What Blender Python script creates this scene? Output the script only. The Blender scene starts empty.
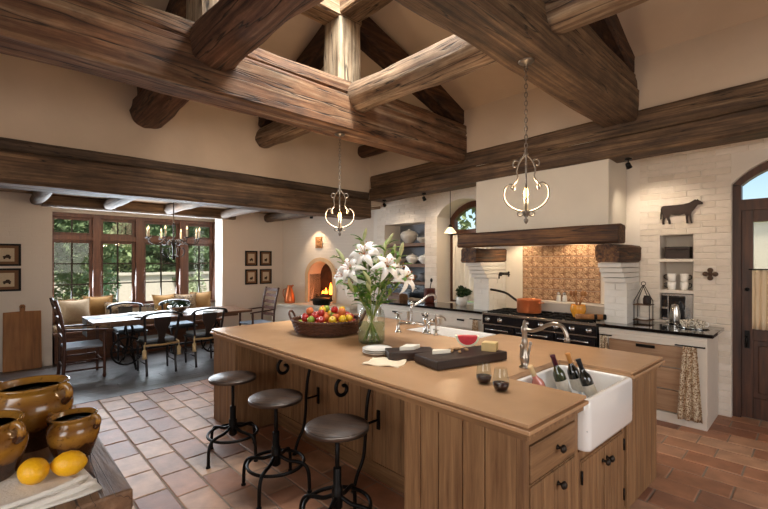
import bpy, math, random
from mathutils import Vector, Matrix, Euler, noise
random.seed(7)
PI = math.pi
S = bpy.context.scene
COL = S.collection

# ------------------------------------------------------------------ camera, world, lights, exposure
cam_d = bpy.data.cameras.new('camera'); cam = bpy.data.objects.new('camera', cam_d); COL.objects.link(cam)
YAW = math.atan(436 / 417.0)
cam.location = (0, 0, 1.61); cam.rotation_euler = (PI / 2, 0, YAW)
cam_d.sensor_width = 36; cam_d.lens = 36 * 417 / 768.0; cam_d.shift_y = 6.5 / 768.0
cam_d.clip_start = 0.02; cam_d.clip_end = 300
S.camera = cam
EXPOSURE = 0.1
S.view_settings.view_transform = 'Standard'; S.view_settings.look = 'None'
S.view_settings.exposure = EXPOSURE; S.view_settings.gamma = 1.0; S.view_settings.use_curve_mapping = False

world = bpy.data.worlds.new('world'); S.world = world; world.use_nodes = True
wn = world.node_tree.nodes; wl = world.node_tree.links
sky = wn.new('ShaderNodeTexSky'); sky.sky_type = 'NISHITA'; sky.sun_disc = False
sky.sun_elevation = math.radians(55); sky.sun_rotation = math.radians(135); sky.air_density = 1.0; sky.dust_density = 1.5
bgn = wn['Background']; bgn.inputs['Strength'].default_value = 0.22
wl.new(sky.outputs[0], bgn.inputs['Color'])

def light(name, kind, loc, power, color=(1, 1, 1), size=None, size_y=None, aim=None, spot=None, blend=0.6, parent=None):
    d = bpy.data.lights.new(name, kind); d.energy = power; d.color = color
    if kind == 'AREA':
        d.shape = 'RECTANGLE'; d.size = size; d.size_y = size_y or size
    elif kind == 'SUN':
        d.angle = size
    elif size is not None:
        d.shadow_soft_size = size
    if kind == 'SPOT':
        d.spot_size = math.radians(spot); d.spot_blend = blend
    o = bpy.data.objects.new(name, d); COL.objects.link(o); o.location = loc
    if aim is not None:
        o.rotation_euler = Vector(aim).to_track_quat('-Z', 'Y').to_euler()
    return o

WARM = (1.0, 0.72, 0.45); SOFT = (1.0, 0.84, 0.66)
light('sun', 'SUN', (8, -8, 20), 9.0, (1.0, 0.95, 0.88), math.radians(8), aim=(-0.42, 0.16, -0.89))
light('window_daylight', 'AREA', (-8.86, 2.15, 1.6), 220, (0.82, 0.91, 1.0), 2.5, 1.5, aim=(1, 0, -0.25))
light('skylight_daylight', 'AREA', (-2.55, 2.1, 5.3), 210, (1.0, 0.97, 0.94), 1.7, 1.2, aim=(-0.15, 0.1, -1))
light('rear_fill_light', 'AREA', (0.2, -2.9, 1.9), 85, (1.0, 0.94, 0.88), 3.0, 1.8, aim=(-0.25, 1, -0.55))  # added fill, from an invented window out of view behind the camera
light('side_fill_light', 'AREA', (2.9, 2.2, 1.9), 55, (1.0, 0.93, 0.86), 2.6, 1.8, aim=(-1, 0, -0.6))  # second added fill, from an invented window out of view at right

# ------------------------------------------------------------------ helpers
def lin(h):
    h = h.lstrip('#'); r = []
    for i in (0, 2, 4):
        c = int(h[i:i + 2], 16) / 255.0
        r.append(c / 12.92 if c <= 0.04045 else ((c + 0.055) / 1.055) ** 2.4)
    return (*r, 1.0)

class M:
    def __init__(self): self.v = []; self.f = []; self.s = []
    def add(self, v, f, smooth=False):
        b = len(self.v); self.v += [tuple(p) for p in v]
        self.f += [tuple(i + b for i in q) for q in f]; self.s += [smooth] * len(f)
        return self
    def box(self, x0, x1, y0, y1, z0, z1):
        if x0 > x1: x0, x1 = x1, x0
        if y0 > y1: y0, y1 = y1, y0
        if z0 > z1: z0, z1 = z1, z0
        return self.add([(x0, y0, z0), (x1, y0, z0), (x1, y1, z0), (x0, y1, z0), (x0, y0, z1), (x1, y0, z1), (x1, y1, z1), (x0, y1, z1)],
                 [(0, 3, 2, 1), (4, 5, 6, 7), (0, 1, 5, 4), (1, 2, 6, 5), (2, 3, 7, 6), (3, 0, 4, 7)])
    def prism(self, poly, axis, a0, a1, smooth=False):
        n = len(poly)
        def P(p, a): return (p[0], a, p[1]) if axis == 'y' else ((a, p[0], p[1]) if axis == 'x' else (p[0], p[1], a))
        v = [P(p, a0) for p in poly] + [P(p, a1) for p in poly]
        self.add(v, [tuple(range(n - 1, -1, -1)), tuple(range(n, 2 * n))])
        b = len(self.v) - 2 * n
        for i in range(n):
            j = (i + 1) % n
            self.f.append((b + i, b + j, b + n + j, b + n + i)); self.s.append(smooth)
        return self
    def tube(self, pts, r, n=8, cap=True, closed=False, flat=1.0):
        pts = [Vector(p) for p in pts]; k = len(pts)
        rr = r if isinstance(r, (list, tuple)) else [r] * k
        v = []; prev = None
        for i, p in enumerate(pts):
            if closed: t = pts[(i + 1) % k] - pts[i - 1]
            else: t = pts[min(i + 1, k - 1)] - pts[max(i - 1, 0)]
            t = t.normalized() if t.length > 1e-9 else Vector((0, 0, 1))
            if prev is None:
                a = Vector((0, 0, 1)) if abs(t.z) < 0.9 else Vector((1, 0, 0))
                s = t.cross(a).normalized()
            else:
                s = (prev - t * prev.dot(t))
                s = s.normalized() if s.length > 1e-6 else t.orthogonal().normalized()
            prev = s; u = t.cross(s)
            for j in range(n):
                a = 2 * PI * j / n
                v.append(p + (s * math.cos(a) + u * math.sin(a) * flat) * rr[i])
        f = []
        m = k if closed else k - 1
        for i in range(m):
            for j in range(n):
                i2 = (i + 1) % k
                f.append((i * n + j, i * n + (j + 1) % n, i2 * n + (j + 1) % n, i2 * n + j))
        self.add(v, f, True)
        if cap and not closed:
            b = len(self.v) - k * n
            self.f.append(tuple(b + j for j in range(n - 1, -1, -1))); self.s.append(False)
            self.f.append(tuple(b + (k - 1) * n + j for j in range(n))); self.s.append(False)
        return self
    def lathe(self, prof, n=24, c=(0, 0, 0), sx=1.0, sy=1.0, smooth=True, cap=True):
        v = []; f = []; k = len(prof)
        for r, z in prof:
            for j in range(n):
                a = 2 * PI * j / n
                v.append((c[0] + r * sx * math.cos(a), c[1] + r * sy * math.sin(a), c[2] + z))
        for i in range(k - 1):
            for j in range(n):
                f.append((i * n + j, i * n + (j + 1) % n, (i + 1) * n + (j + 1) % n, (i + 1) * n + j))
        if cap and prof[0][0] > 1e-6: f.append(tuple(range(n - 1, -1, -1)))
        if cap and prof[-1][0] > 1e-6: f.append(tuple((k - 1) * n + j for j in range(n)))
        return self.add(v, f, smooth)
    def ell(self, c, r, n=12, m=8):
        if not isinstance(r, (tuple, list)): r = (r, r, r)
        prof = []
        for i in range(m + 1):
            a = -PI / 2 + PI * i / m
            prof.append((max(math.cos(a), 0.0), math.sin(a)))
        v = []; f = []
        v.append((c[0], c[1], c[2] - r[2]))
        for i in range(1, m):
            for j in range(n):
                a = 2 * PI * j / n
                v.append((c[0] + r[0] * prof[i][0] * math.cos(a), c[1] + r[1] * prof[i][0] * math.sin(a), c[2] + r[2] * prof[i][1]))
        v.append((c[0], c[1], c[2] + r[2])); e = len(v) - 1
        for j in range(n): f.append((0, 1 + (j + 1) % n, 1 + j))
        for i in range(m - 2):
            for j in range(n):
                f.append((1 + i * n + j, 1 + i * n + (j + 1) % n, 1 + (i + 1) * n + (j + 1) % n, 1 + (i + 1) * n + j))
        for j in range(n): f.append((e, 1 + (m - 2) * n + j, 1 + (m - 2) * n + (j + 1) % n))
        return self.add(v, f, True)
    def grid(self, fn, nu, nv, smooth=True):
        v = [fn(i / nu, j / nv) for i in range(nu + 1) for j in range(nv + 1)]
        f = [(i * (nv + 1) + j, (i + 1) * (nv + 1) + j, (i + 1) * (nv + 1) + j + 1, i * (nv + 1) + j + 1) for i in range(nu) for j in range(nv)]
        return self.add(v, f, smooth)
    def xf(self, mat):
        self.v = [tuple(mat @ Vector(p)) for p in self.v]; return self
    def join(self, o):
        b = len(self.v); self.v += o.v; self.f += [tuple(i + b for i in q) for q in o.f]; self.s += o.s
        return self
    def mesh(self, name):
        me = bpy.data.meshes.new(name); me.from_pydata(self.v, [], self.f)
        me.polygons.foreach_set('use_smooth', self.s); me.update()
        if getattr(self, 'sharp', False): me.set_sharp_from_angle(angle=math.radians(32))
        return me

BASE = {}
def part(name, m, mat, parent=None, world=False, bevel=0, kind=None, label=None, solid=0, subdiv=0):
    me = m.mesh(name); 
    if mat: me.materials.append(mat)
    return link(name, me, parent, world, bevel, kind, label, solid, subdiv)
def link(name, me, parent=None, world=False, bevel=0, kind=None, label=None, solid=0, subdiv=0, loc=None, rot=None, scale=None):
    o = bpy.data.objects.new(name, me); COL.objects.link(o)
    if parent: o.parent = parent
    if loc is not None: o.location = loc
    if rot is not None: o.rotation_euler = rot
    if scale is not None: o.scale = scale
    if world and parent is not None:
        o.location = Vector(o.location) - BASE.get(parent.name, Vector())
    BASE[o.name] = Vector()
    if solid:
        d = o.modifiers.new('solid', 'SOLIDIFY'); d.thickness = solid; d.offset = 0
    if subdiv:
        d = o.modifiers.new('sub', 'SUBSURF'); d.levels = subdiv; d.render_levels = subdiv
    if bevel:
        d = o.modifiers.new('bevel', 'BEVEL'); d.width = bevel; d.segments = 2; d.limit_method = 'ANGLE'; d.angle_limit = math.radians(40)
    if kind: o['kind'] = kind
    if label: o['label'] = label
    return o
def thing(name, label, cat, loc=(0, 0, 0), rz=0, group=None):
    o = bpy.data.objects.new(name, None); COL.objects.link(o); o.empty_display_size = 0.1
    o.location = loc; o.rotation_euler = (0, 0, rz); o['label'] = label; o['category'] = cat
    if group: o['group'] = group
    BASE[o.name] = Vector(loc); return o
def tag(o, label, cat, group=None):
    o['label'] = label; o['category'] = cat
    if group: o['group'] = group
    return o
def struct(name, m, mat, label=None, bevel=0):
    o = part(name, m, mat, bevel=bevel); o['kind'] = 'structure'
    if label: o['label'] = label
    return o
def kids(o): return [c for c in list(bpy.data.objects) if c.parent == o]
def dup(root, loc, rz=0, label=None, rot=None, scale=None):
    def cp(o, par):
        c = o.copy(); COL.objects.link(c); c.parent = par
        BASE[c.name] = Vector()
        for ch in kids_map.get(o.name, []): cp(ch, c)
        return c
    kids_map = {}
    for c in bpy.data.objects:
        if c.parent: kids_map.setdefault(c.parent.name, []).append(c)
    r = cp(root, None); r.location = loc; r.rotation_euler = rot if rot else (0, 0, rz)
    if scale: r.scale = (scale,) * 3
    if label: r['label'] = label
    BASE[r.name] = Vector(loc)
    return r
def arc(cx, cy, r, a0, a1, n):
    return [(cx + r * math.cos(math.radians(a0 + (a1 - a0) * i / n)), cy + r * math.sin(math.radians(a0 + (a1 - a0) * i / n))) for i in range(n + 1)]
def spline(pts, n=8):
    P = [Vector(p) for p in pts]; P = [P[0] * 2 - P[1]] + P + [P[-1] * 2 - P[-2]]; out = []
    for i in range(1, len(P) - 2):
        for k in range(n):
            t = k / n; a, b, c, d = P[i - 1], P[i], P[i + 1], P[i + 2]
            out.append(0.5 * ((2 * b) + (c - a) * t + (2 * a - 5 * b + 4 * c - d) * t * t + (3 * b - a - 3 * c + d) * t ** 3))
    out.append(P[-2]); return out

def timber(p0, p1, w, h, k=6.0, amp=0.012, seed=0, n=28, seg=0.14, h1=None, w1=None):
    p0 = Vector(p0); p1 = Vector(p1); L = (p1 - p0).length; u = (p1 - p0) / L
    up = Vector((0, 0, 1)) if abs(u.z) < .9 else Vector((0, 1, 0))
    s = u.cross(up).normalized(); t = s.cross(u)
    sec = []
    if k > 4:                      # squared timber: flat sides, small worn corners
        cr = .022; m_ = 7
        for q in range(4):
            for i in range(m_):
                f = i / (m_ - 1); e = (f * 2 - 1)
                sec.append([(e, -1), (1, e), (-e, 1), (-1, -e)][q] + (q,))
        n = len(sec)
    ns = max(3, int(L / seg)); m = M(); v = []
    for i in range(ns + 1):
        q = i / ns; c = p0.lerp(p1, q); ww = w + ((w1 or w) - w) * q; hh = h + ((h1 or h) - h) * q
        for j in range(n):
            if sec:
                ex, ey, sd = sec[j]; x = ex * (ww / 2 - (cr if sd in (0, 2) else 0)); y = ey * (hh / 2 - (cr if sd in (1, 3) else 0))
            else:
                a = 2 * PI * (j + 0.5) / n; ca, sa = math.cos(a), math.sin(a)
                x = math.copysign(abs(ca) ** (2 / k), ca) * ww / 2; y = math.copysign(abs(sa) ** (2 / k), sa) * hh / 2
            nz = noise.noise(Vector((x * 4 + seed * 7.3, y * 4, q * L * 1.1))) + 0.5 * noise.noise(Vector((x * 14 + seed, y * 14, q * L * 2.5)))
            f = 1 + amp * nz / max(0.05, min(ww, hh) / 2)
            v.append(c + s * (x * f) + t * (y * f))
    fc = [(i * n + j, i * n + (j + 1) % n, (i + 1) * n + (j + 1) % n, (i + 1) * n + j) for i in range(ns) for j in range(n)]
    m.add(v, fc, True)
    m.f.append(tuple(range(n - 1, -1, -1))); m.s.append(False)
    m.f.append(tuple(ns * n + j for j in range(n))); m.s.append(False)
    m.sharp = True
    return m

# ------------------------------------------------------------------ materials
def mat(name):
    m = bpy.data.materials.new(name); m.use_nodes = True
    return m, m.node_tree.nodes, m.node_tree.links, m.node_tree.nodes['Principled BSDF']
def plain(name, col, rough=0.6, metal=0.0, var=0.0, scale=12.0, bump=0.0, bscale=40.0, trans=0.0, ior=1.45, coat=0.0, emit=None, estr=0.0, sheen=0.0, sss=0.0):
    m, N, L, b = mat(name)
    b.inputs['Base Color'].default_value = lin(col); b.inputs['Roughness'].default_value = rough; b.inputs['Metallic'].default_value = metal
    b.inputs['Transmission Weight'].default_value = trans; b.inputs['IOR'].default_value = ior; b.inputs['Coat Weight'].default_value = coat
    b.inputs['Sheen Weight'].default_value = sheen
    if sss: b.inputs['Subsurface Weight'].default_value = sss
    if emit: b.inputs['Emission Color'].default_value = lin(emit); b.inputs['Emission Strength'].default_value = estr
    if var or bump:
        tc = N.new('ShaderNodeTexCoord')
    if var:
        nt = N.new('ShaderNodeTexNoise'); nt.inputs['Scale'].default_value = scale; nt.inputs['Detail'].default_value = 5
        L.new(tc.outputs['Object'], nt.inputs['Vector'])
        hs = N.new('ShaderNodeMixRGB'); hs.blend_type = 'MULTIPLY'; hs.inputs[0].default_value = 1.0
        cr = N.new('ShaderNodeValToRGB'); lo = 1 - var
        cr.color_ramp.elements[0].color = (lo, lo, lo, 1); cr.color_ramp.elements[0].position = 0.3
        cr.color_ramp.elements[1].color = (1, 1, 1, 1); cr.color_ramp.elements[1].position = 0.7
        L.new(nt.outputs['Fac'], cr.inputs[0]); hs.inputs[1].default_value = lin(col); L.new(cr.outputs[0], hs.inputs[2]); L.new(hs.outputs[0], b.inputs['Base Color'])
    if bump:
        nb = N.new('ShaderNodeTexNoise'); nb.inputs['Scale'].default_value = bscale; nb.inputs['Detail'].default_value = 4
        L.new(tc.outputs['Object'], nb.inputs['Vector'])
        bp = N.new('ShaderNodeBump'); bp.inputs['Strength'].default_value = bump; bp.inputs['Distance'].default_value = 0.01
        L.new(nb.outputs['Fac'], bp.inputs['Height']); L.new(bp.outputs[0], b.inputs['Normal'])
    return m
def wood(name, cols, axis='x', fine=26.0, along=1.6, rough=0.55, bump=0.3, crack=0.0, rand=0.0, blotch=0.25, coat=0.0, crackcol='#1c120c'):
    m, N, L, b = mat(name)
    b.inputs['Roughness'].default_value = rough; b.inputs['Coat Weight'].default_value = coat
    tc = N.new('ShaderNodeTexCoord'); mp = N.new('ShaderNodeMapping')
    sc = {'x': (along, fine, fine), 'y': (fine, along, fine), 'z': (fine, fine, along)}[axis]
    mp.inputs['Scale'].default_value = sc
    L.new(tc.outputs['Object'], mp.inputs['Vector'])
    nt = N.new('ShaderNodeTexNoise'); nt.inputs['Scale'].default_value = 1.0; nt.inputs['Detail'].default_value = 6; nt.inputs['Roughness'].default_value = 0.62; nt.inputs['Distortion'].default_value = 0.4
    L.new(mp.outputs[0], nt.inputs['Vector'])
    cr = N.new('ShaderNodeValToRGB'); e = cr.color_ramp.elements
    e[0].color = lin(cols[0]); e[0].position = 0.28; e[1].color = lin(cols[-1]); e[1].position = 0.74
    for i, c in enumerate(cols[1:-1]):
        q = e.new(0.28 + 0.46 * (i + 1) / (len(cols) - 1)); q.color = lin(c)
    L.new(nt.outputs['Fac'], cr.inputs[0]); out = cr.outputs[0]
    if blotch:
        n2 = N.new('ShaderNodeTexNoise'); n2.inputs['Scale'].default_value = 2.2; n2.inputs['Detail'].default_value = 3
        L.new(tc.outputs['Object'], n2.inputs['Vector'])
        c2 = N.new('ShaderNodeValToRGB'); lo = 1 - blotch
        c2.color_ramp.elements[0].color = (lo, lo, lo, 1); c2.color_ramp.elements[0].position = 0.3; c2.color_ramp.elements[1].position = 0.7
        L.new(n2.outputs['Fac'], c2.inputs[0])
        mx = N.new('ShaderNodeMixRGB'); mx.blend_type = 'MULTIPLY'; mx.inputs[0].default_value = 1
        L.new(out, mx.inputs[1]); L.new(c2.outputs[0], mx.inputs[2]); out = mx.outputs[0]
    if rand:
        oi = N.new('ShaderNodeObjectInfo'); mr = N.new('ShaderNodeMapRange'); mr.inputs[3].default_value = 1 - rand; mr.inputs[4].default_value = 1 + rand * 0.4
        L.new(oi.outputs['Random'], mr.inputs[0])
        mx = N.new('ShaderNodeMixRGB'); mx.blend_type = 'MULTIPLY'; mx.inputs[0].default_value = 1
        L.new(out, mx.inputs[1]); L.new(mr.outputs[0], mx.inputs[2]); out = mx.outputs[0]
    hgt = nt.outputs['Fac']
    if crack:
        n4 = N.new('ShaderNodeTexNoise'); n4.inputs['Scale'].default_value = 7.0; n4.inputs['Detail'].default_value = 8; n4.inputs['Roughness'].default_value = 0.7
        m4 = N.new('ShaderNodeMapping'); m4.inputs['Scale'].default_value = {'x': (.35, 1, 1), 'y': (1, .35, 1), 'z': (1, 1, .35)}[axis]
        L.new(tc.outputs['Object'], m4.inputs['Vector']); L.new(m4.outputs[0], n4.inputs['Vector'])
        c4 = N.new('ShaderNodeValToRGB'); c4.color_ramp.elements[0].color = (.42, .40, .38, 1); c4.color_ramp.elements[0].position = .34; c4.color_ramp.elements[1].color = (1.25, 1.22, 1.18, 1); c4.color_ramp.elements[1].position = .66
        L.new(n4.outputs['Fac'], c4.inputs[0])
        mx = N.new('ShaderNodeMixRGB'); mx.blend_type = 'MULTIPLY'; mx.inputs[0].default_value = .9
        L.new(out, mx.inputs[1]); L.new(c4.outputs[0], mx.inputs[2]); out = mx.outputs[0]
        m2 = N.new('ShaderNodeMapping')
        m2.inputs['Scale'].default_value = {'x': (0.45, 9, 9), 'y': (9, 0.45, 9), 'z': (9, 9, 0.45)}[axis]
        L.new(tc.outputs['Object'], m2.inputs['Vector'])
        n3 = N.new('ShaderNodeTexNoise'); n3.inputs['Scale'].default_value = 1.0; n3.inputs['Detail'].default_value = 3
        L.new(m2.outputs[0], n3.inputs['Vector'])
        sb = N.new('ShaderNodeMath'); sb.operation = 'SUBTRACT'; sb.inputs[1].default_value = 0.5; L.new(n3.outputs['Fac'], sb.inputs[0])
        ab = N.new('ShaderNodeMath'); ab.operation = 'ABSOLUTE'; L.new(sb.outputs[0], ab.inputs[0])
        r3 = N.new('ShaderNodeMapRange'); r3.inputs[1].default_value = 0.0; r3.inputs[2].default_value = 0.016 * crack; r3.inputs[3].default_value = 0; r3.inputs[4].default_value = 1
        L.new(ab.outputs[0], r3.inputs[0])
        mx = N.new('ShaderNodeMixRGB'); mx.inputs[1].default_value = lin(crackcol)
        L.new(r3.outputs[0], mx.inputs[0]); L.new(out, mx.inputs[2]); out = mx.outputs[0]
        ad = N.new('ShaderNodeMath'); ad.operation = 'MULTIPLY_ADD'; ad.inputs[1].default_value = 0.7
        L.new(r3.outputs[0], ad.inputs[0]); L.new(nt.outputs['Fac'], ad.inputs[2]); hgt = ad.outputs[0]
    L.new(out, b.inputs['Base Color'])
    if bump:
        bp = N.new('ShaderNodeBump'); bp.inputs['Strength'].default_value = bump; bp.inputs['Distance'].default_value = 0.012
        L.new(hgt, bp.inputs['Height']); L.new(bp.outputs[0], b.inputs['Normal'])
    return m
def randcol(name, cols, rough=0.6, var=0.25, vscale=9.0, bump=0.25, bscale=30.0, island=False):
    m, N, L, b = mat(name); b.inputs['Roughness'].default_value = rough
    oi = N.new('ShaderNodeObjectInfo'); src = oi.outputs['Random']
    if island:
        ge = N.new('ShaderNodeNewGeometry'); ad = N.new('ShaderNodeMath'); ad.operation = 'ADD'
        L.new(oi.outputs['Random'], ad.inputs[0]); L.new(ge.outputs['Random Per Island'], ad.inputs[1])
        fr = N.new('ShaderNodeMath'); fr.operation = 'FRACT'; L.new(ad.outputs[0], fr.inputs[0]); src = fr.outputs[0]
    cr = N.new('ShaderNodeValToRGB'); e = cr.color_ramp.elements
    e[0].color = lin(cols[0]); e[1].color = lin(cols[-1])
    for i, c in enumerate(cols[1:-1]): e.new((i + 1) / (len(cols) - 1)).color = lin(c)
    L.new(src, cr.inputs[0])
    tc = N.new('ShaderNodeNewGeometry'); nt = N.new('ShaderNodeTexNoise'); nt.inputs['Scale'].default_value = vscale; nt.inputs['Detail'].default_value = 6
    L.new(tc.outputs['Position'], nt.inputs['Vector'])
    c2 = N.new('ShaderNodeValToRGB'); lo = 1 - var
    c2.color_ramp.elements[0].color = (lo, lo, lo, 1); c2.color_ramp.elements[0].position = 0.3; c2.color_ramp.elements[1].position = 0.68
    L.new(nt.outputs['Fac'], c2.inputs[0])
    mx = N.new('ShaderNodeMixRGB'); mx.blend_type = 'MULTIPLY'; mx.inputs[0].default_value = 1
    L.new(cr.outputs[0], mx.inputs[1]); L.new(c2.outputs[0], mx.inputs[2]); L.new(mx.outputs[0], b.inputs['Base Color'])
    if bump:
        nb = N.new('ShaderNodeTexNoise'); nb.inputs['Scale'].default_value = bscale; L.new(tc.outputs['Position'], nb.inputs['Vector'])
        bp = N.new('ShaderNodeBump'); bp.inputs['Strength'].default_value = bump; bp.inputs['Distance'].default_value = 0.008
        L.new(nb.outputs['Fac'], bp.inputs['Height']); L.new(bp.outputs[0], b.inputs['Normal'])
    return m
def brickwall(name, col, axis='x', scale=1.0):
    m, N, L, b = mat(name); b.inputs['Roughness'].default_value = 0.75
    tc = N.new('ShaderNodeTexCoord'); sp = N.new('ShaderNodeSeparateXYZ'); cb = N.new('ShaderNodeCombineXYZ')
    L.new(tc.outputs['Object'], sp.inputs[0]); L.new(sp.outputs['X' if axis == 'x' else 'Y'], cb.inputs[0]); L.new(sp.outputs['Z'], cb.inputs[1])
    bt = N.new('ShaderNodeTexBrick'); bt.inputs['Scale'].default_value = 1.0; bt.inputs['Brick Width'].default_value = 0.25; bt.inputs['Row Height'].default_value = 0.068; bt.inputs['Mortar Size'].default_value = 0.004; bt.inputs['Mortar Smooth'].default_value = 0.4
    bt.inputs['Color1'].default_value = (1, 1, 1, 1); bt.inputs['Color2'].default_value = (0.9, 0.9, 0.9, 1); bt.inputs['Mortar'].default_value = (0, 0, 0, 1)
    L.new(cb.outputs[0], bt.inputs['Vector'])
    b.inputs['Base Color'].default_value = lin(col)
    nb = N.new('ShaderNodeTexNoise'); nb.inputs['Scale'].default_value = 22; L.new(tc.outputs['Object'], nb.inputs['Vector'])
    ad = N.new('ShaderNodeMath'); ad.operation = 'MULTIPLY_ADD'; ad.inputs[1].default_value = 0.6; L.new(nb.outputs['Fac'], ad.inputs[0]); L.new(bt.outputs['Color'], ad.inputs[2])
    bp = N.new('ShaderNodeBump'); bp.inputs['Strength'].default_value = 0.45; bp.inputs['Distance'].default_value = 0.008
    L.new(ad.outputs[0], bp.inputs['Height']); L.new(bp.outputs[0], b.inputs['Normal'])
    return m
def clearglass(name, tint='#f8faf9', gloss=0.02):
    m, N, L, b = mat(name); N.remove(b)
    t = N.new('ShaderNodeBsdfTransparent'); t.inputs[0].default_value = lin(tint)
    g = N.new('ShaderNodeBsdfGlossy'); g.inputs['Roughness'].default_value = 0.03
    mx = N.new('ShaderNodeMixShader'); mx.inputs[0].default_value = gloss
    L.new(t.outputs[0], mx.inputs[1]); L.new(g.outputs[0], mx.inputs[2]); L.new(mx.outputs[0], N['Material Output'].inputs[0])
    return m
def thinglass(name, tint='#eef4f2'):
    m, N, L, b = mat(name); N.remove(b)
    t = N.new('ShaderNodeBsdfTransparent'); t.inputs[0].default_value = lin(tint)
    g = N.new('ShaderNodeBsdfGlossy'); g.inputs['Roughness'].default_value = 0.02
    lw = N.new('ShaderNodeLayerWeight'); lw.inputs['Blend'].default_value = 0.5
    pw = N.new('ShaderNodeMath'); pw.operation = 'POWER'; pw.inputs[1].default_value = 3.0; L.new(lw.outputs['Facing'], pw.inputs[0])
    ma = N.new('ShaderNodeMath'); ma.operation = 'MULTIPLY_ADD'; ma.inputs[1].default_value = 0.45; ma.inputs[2].default_value = 0.04; L.new(pw.outputs[0], ma.inputs[0])
    mx = N.new('ShaderNodeMixShader'); L.new(ma.outputs[0], mx.inputs[0])
    L.new(t.outputs[0], mx.inputs[1]); L.new(g.outputs[0], mx.inputs[2]); L.new(mx.outputs[0], N['Material Output'].inputs[0])
    return m
def emitter(name, col, strength):
    m, N, L, b = mat(name); N.remove(b)
    e = N.new('ShaderNodeEmission'); e.inputs[0].default_value = lin(col); e.inputs[1].default_value = strength
    L.new(e.outputs[0], N['Material Output'].inputs[0]); return m
def printed(name, base, ink, scale=60.0, thr=0.52):
    m, N, L, b = mat(name); b.inputs['Roughness'].default_value = 0.9
    tc = N.new('ShaderNodeTexCoord'); nt = N.new('ShaderNodeTexNoise'); nt.inputs['Scale'].default_value = scale; nt.inputs['Detail'].default_value = 1; nt.inputs['Distortion'].default_value = 1.6
    L.new(tc.outputs['Object'], nt.inputs['Vector'])
    cr = N.new('ShaderNodeValToRGB'); e = cr.color_ramp.elements; e[0].color = lin(base); e[0].position = thr - 0.02; e[1].color = lin(ink); e[1].position = thr + 0.02
    L.new(nt.outputs['Fac'], cr.inputs[0]); L.new(cr.outputs[0], b.inputs['Base Color']); return m

OLD = ['#36271b', '#5d4632', '#7c6247', '#9d866a']
beam_x = wood('old_beam_x', OLD, 'x', 30, 0.7, 0.7, 0.55, crack=0.55, blotch=0.4)
beam_y = wood('old_beam_y', OLD, 'y', 30, 0.7, 0.7, 0.55, crack=0.55, blotch=0.4)
beam_rust = wood('reddish_beam_y', ['#3a2417', '#6e492d', '#8f6f53', '#b8a68e'], 'y', 15, 0.7, 0.72, 0.6, crack=1.0, blotch=0.4)
DARK = ['#22160f', '#43291a', '#5e4029', '#73563b']
dark_x = wood('dark_rafter_x', DARK, 'x', 20, 1.2, 0.75, 0.5, crack=0.8)
dark_y = wood('dark_rafter_y', DARK, 'y', 20, 1.2, 0.75, 0.5, crack=0.8)
dark_g = wood('grey_brown_plank', ['#35281d', '#4d3c2d', '#625040', '#756350'], 'y', 30, .7, .75, .5, crack=.5, blotch=.3)
log_red = wood('reddish_log_x', ['#2e1c14', '#5b3c2b', '#7a5943', '#9a806a'], 'x', 22, .8, .75, .8, crack=1.2, blotch=.4)
log_x = wood('weathered_log_x', ['#5a4433', '#806650', '#a08a72', '#c4b49e'], 'x', 26, 0.8, 0.75, 0.7, crack=0.9, blotch=0.35)
pale_z = wood('weathered_post_z', ['#5b4a39', '#94826b', '#b8a88f', '#d8ccb8'], 'z', 24, 1.2, 0.75, 0.7, crack=1.0, blotch=0.2)
pale_x = wood('weathered_rail_x', ['#4b3523', '#80644a', '#a58a6c', '#cbb89d'], 'x', 24, 1.2, 0.75, 0.7, crack=1.0, blotch=0.3)
pale_y = wood('weathered_rail_y', ['#4b3523', '#80644a', '#a58a6c', '#cbb89d'], 'y', 24, 1.2, 0.75, 0.7, crack=1.0, blotch=0.3)
viga_x = wood('viga_x', ['#3d2b1d', '#574230', '#6d5844', '#807058'], 'x', 22, 1.2, 0.75, 0.5, crack=0.8)
OAK = ['#6c4c32', '#876443', '#9a7550', '#ab885f']
oak_z = wood('island_oak_z', OAK, 'z', 34, 2.0, 0.5, 0.12, blotch=0.12, rand=0.12)
oak_y = wood('island_oak_y', OAK, 'y', 34, 2.0, 0.5, 0.12, blotch=0.12, rand=0.1)
oak_x = wood('island_oak_x', OAK, 'x', 34, 2.0, 0.5, 0.12, blotch=0.12, rand=0.1)
drawer_x = wood('drawer_oak_x', ['#8f6d52', '#a98768', '#bb9a7a'], 'x', 30, 2.0, 0.5, 0.1, blotch=0.15, rand=0.1)
frame_red = wood('window_frame_wood', ['#3c2116', '#573321', '#6d452d'], 'z', 28, 2.0, 0.45, 0.1, blotch=0.15)
door_wood = wood('door_wood', ['#2e1a10', '#4b2c1b', '#613c26'], 'z', 28, 2.0, 0.45, 0.2, blotch=0.25)
chop_wood = wood('chopping_block_wood', ['#6b4c36', '#8d6b4f', '#a6876a'], 'x', 24, 3.0, 0.6, 0.5, blotch=0.3, crack=0.4)
board_wood = wood('cutting_board_wood', ['#7d4f28', '#a36c39', '#b98048'], 'z', 20, 1.5, 0.6, 0.2, blotch=0.3)
walnut = wood('dark_walnut', ['#1c100b', '#2c1a13', '#3e281f'], 'x', 30, 2.0, 0.5, 0.15)
seat_wood = wood('stool_seat_wood', ['#2b1c15', '#4a372a', '#6e5848'], 'x', 40, 3.0, 0.45, 0.3, crack=0.5)
bench_wood = wood('bench_wood', ['#4d2c1a', '#6f4429', '#885a38'], 'y', 26, 2.0, 0.5, 0.15, rand=0.12)
table_wood = wood('dining_table_wood', ['#4a3122', '#6b4a34', '#866449'], 'y', 24, 1.5, 0.3, 0.15)
chair_wood = wood('ladderback_wood', ['#2c170e', '#4a281a', '#5f3724'], 'z', 28, 2.0, 0.4, 0.1)
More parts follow.
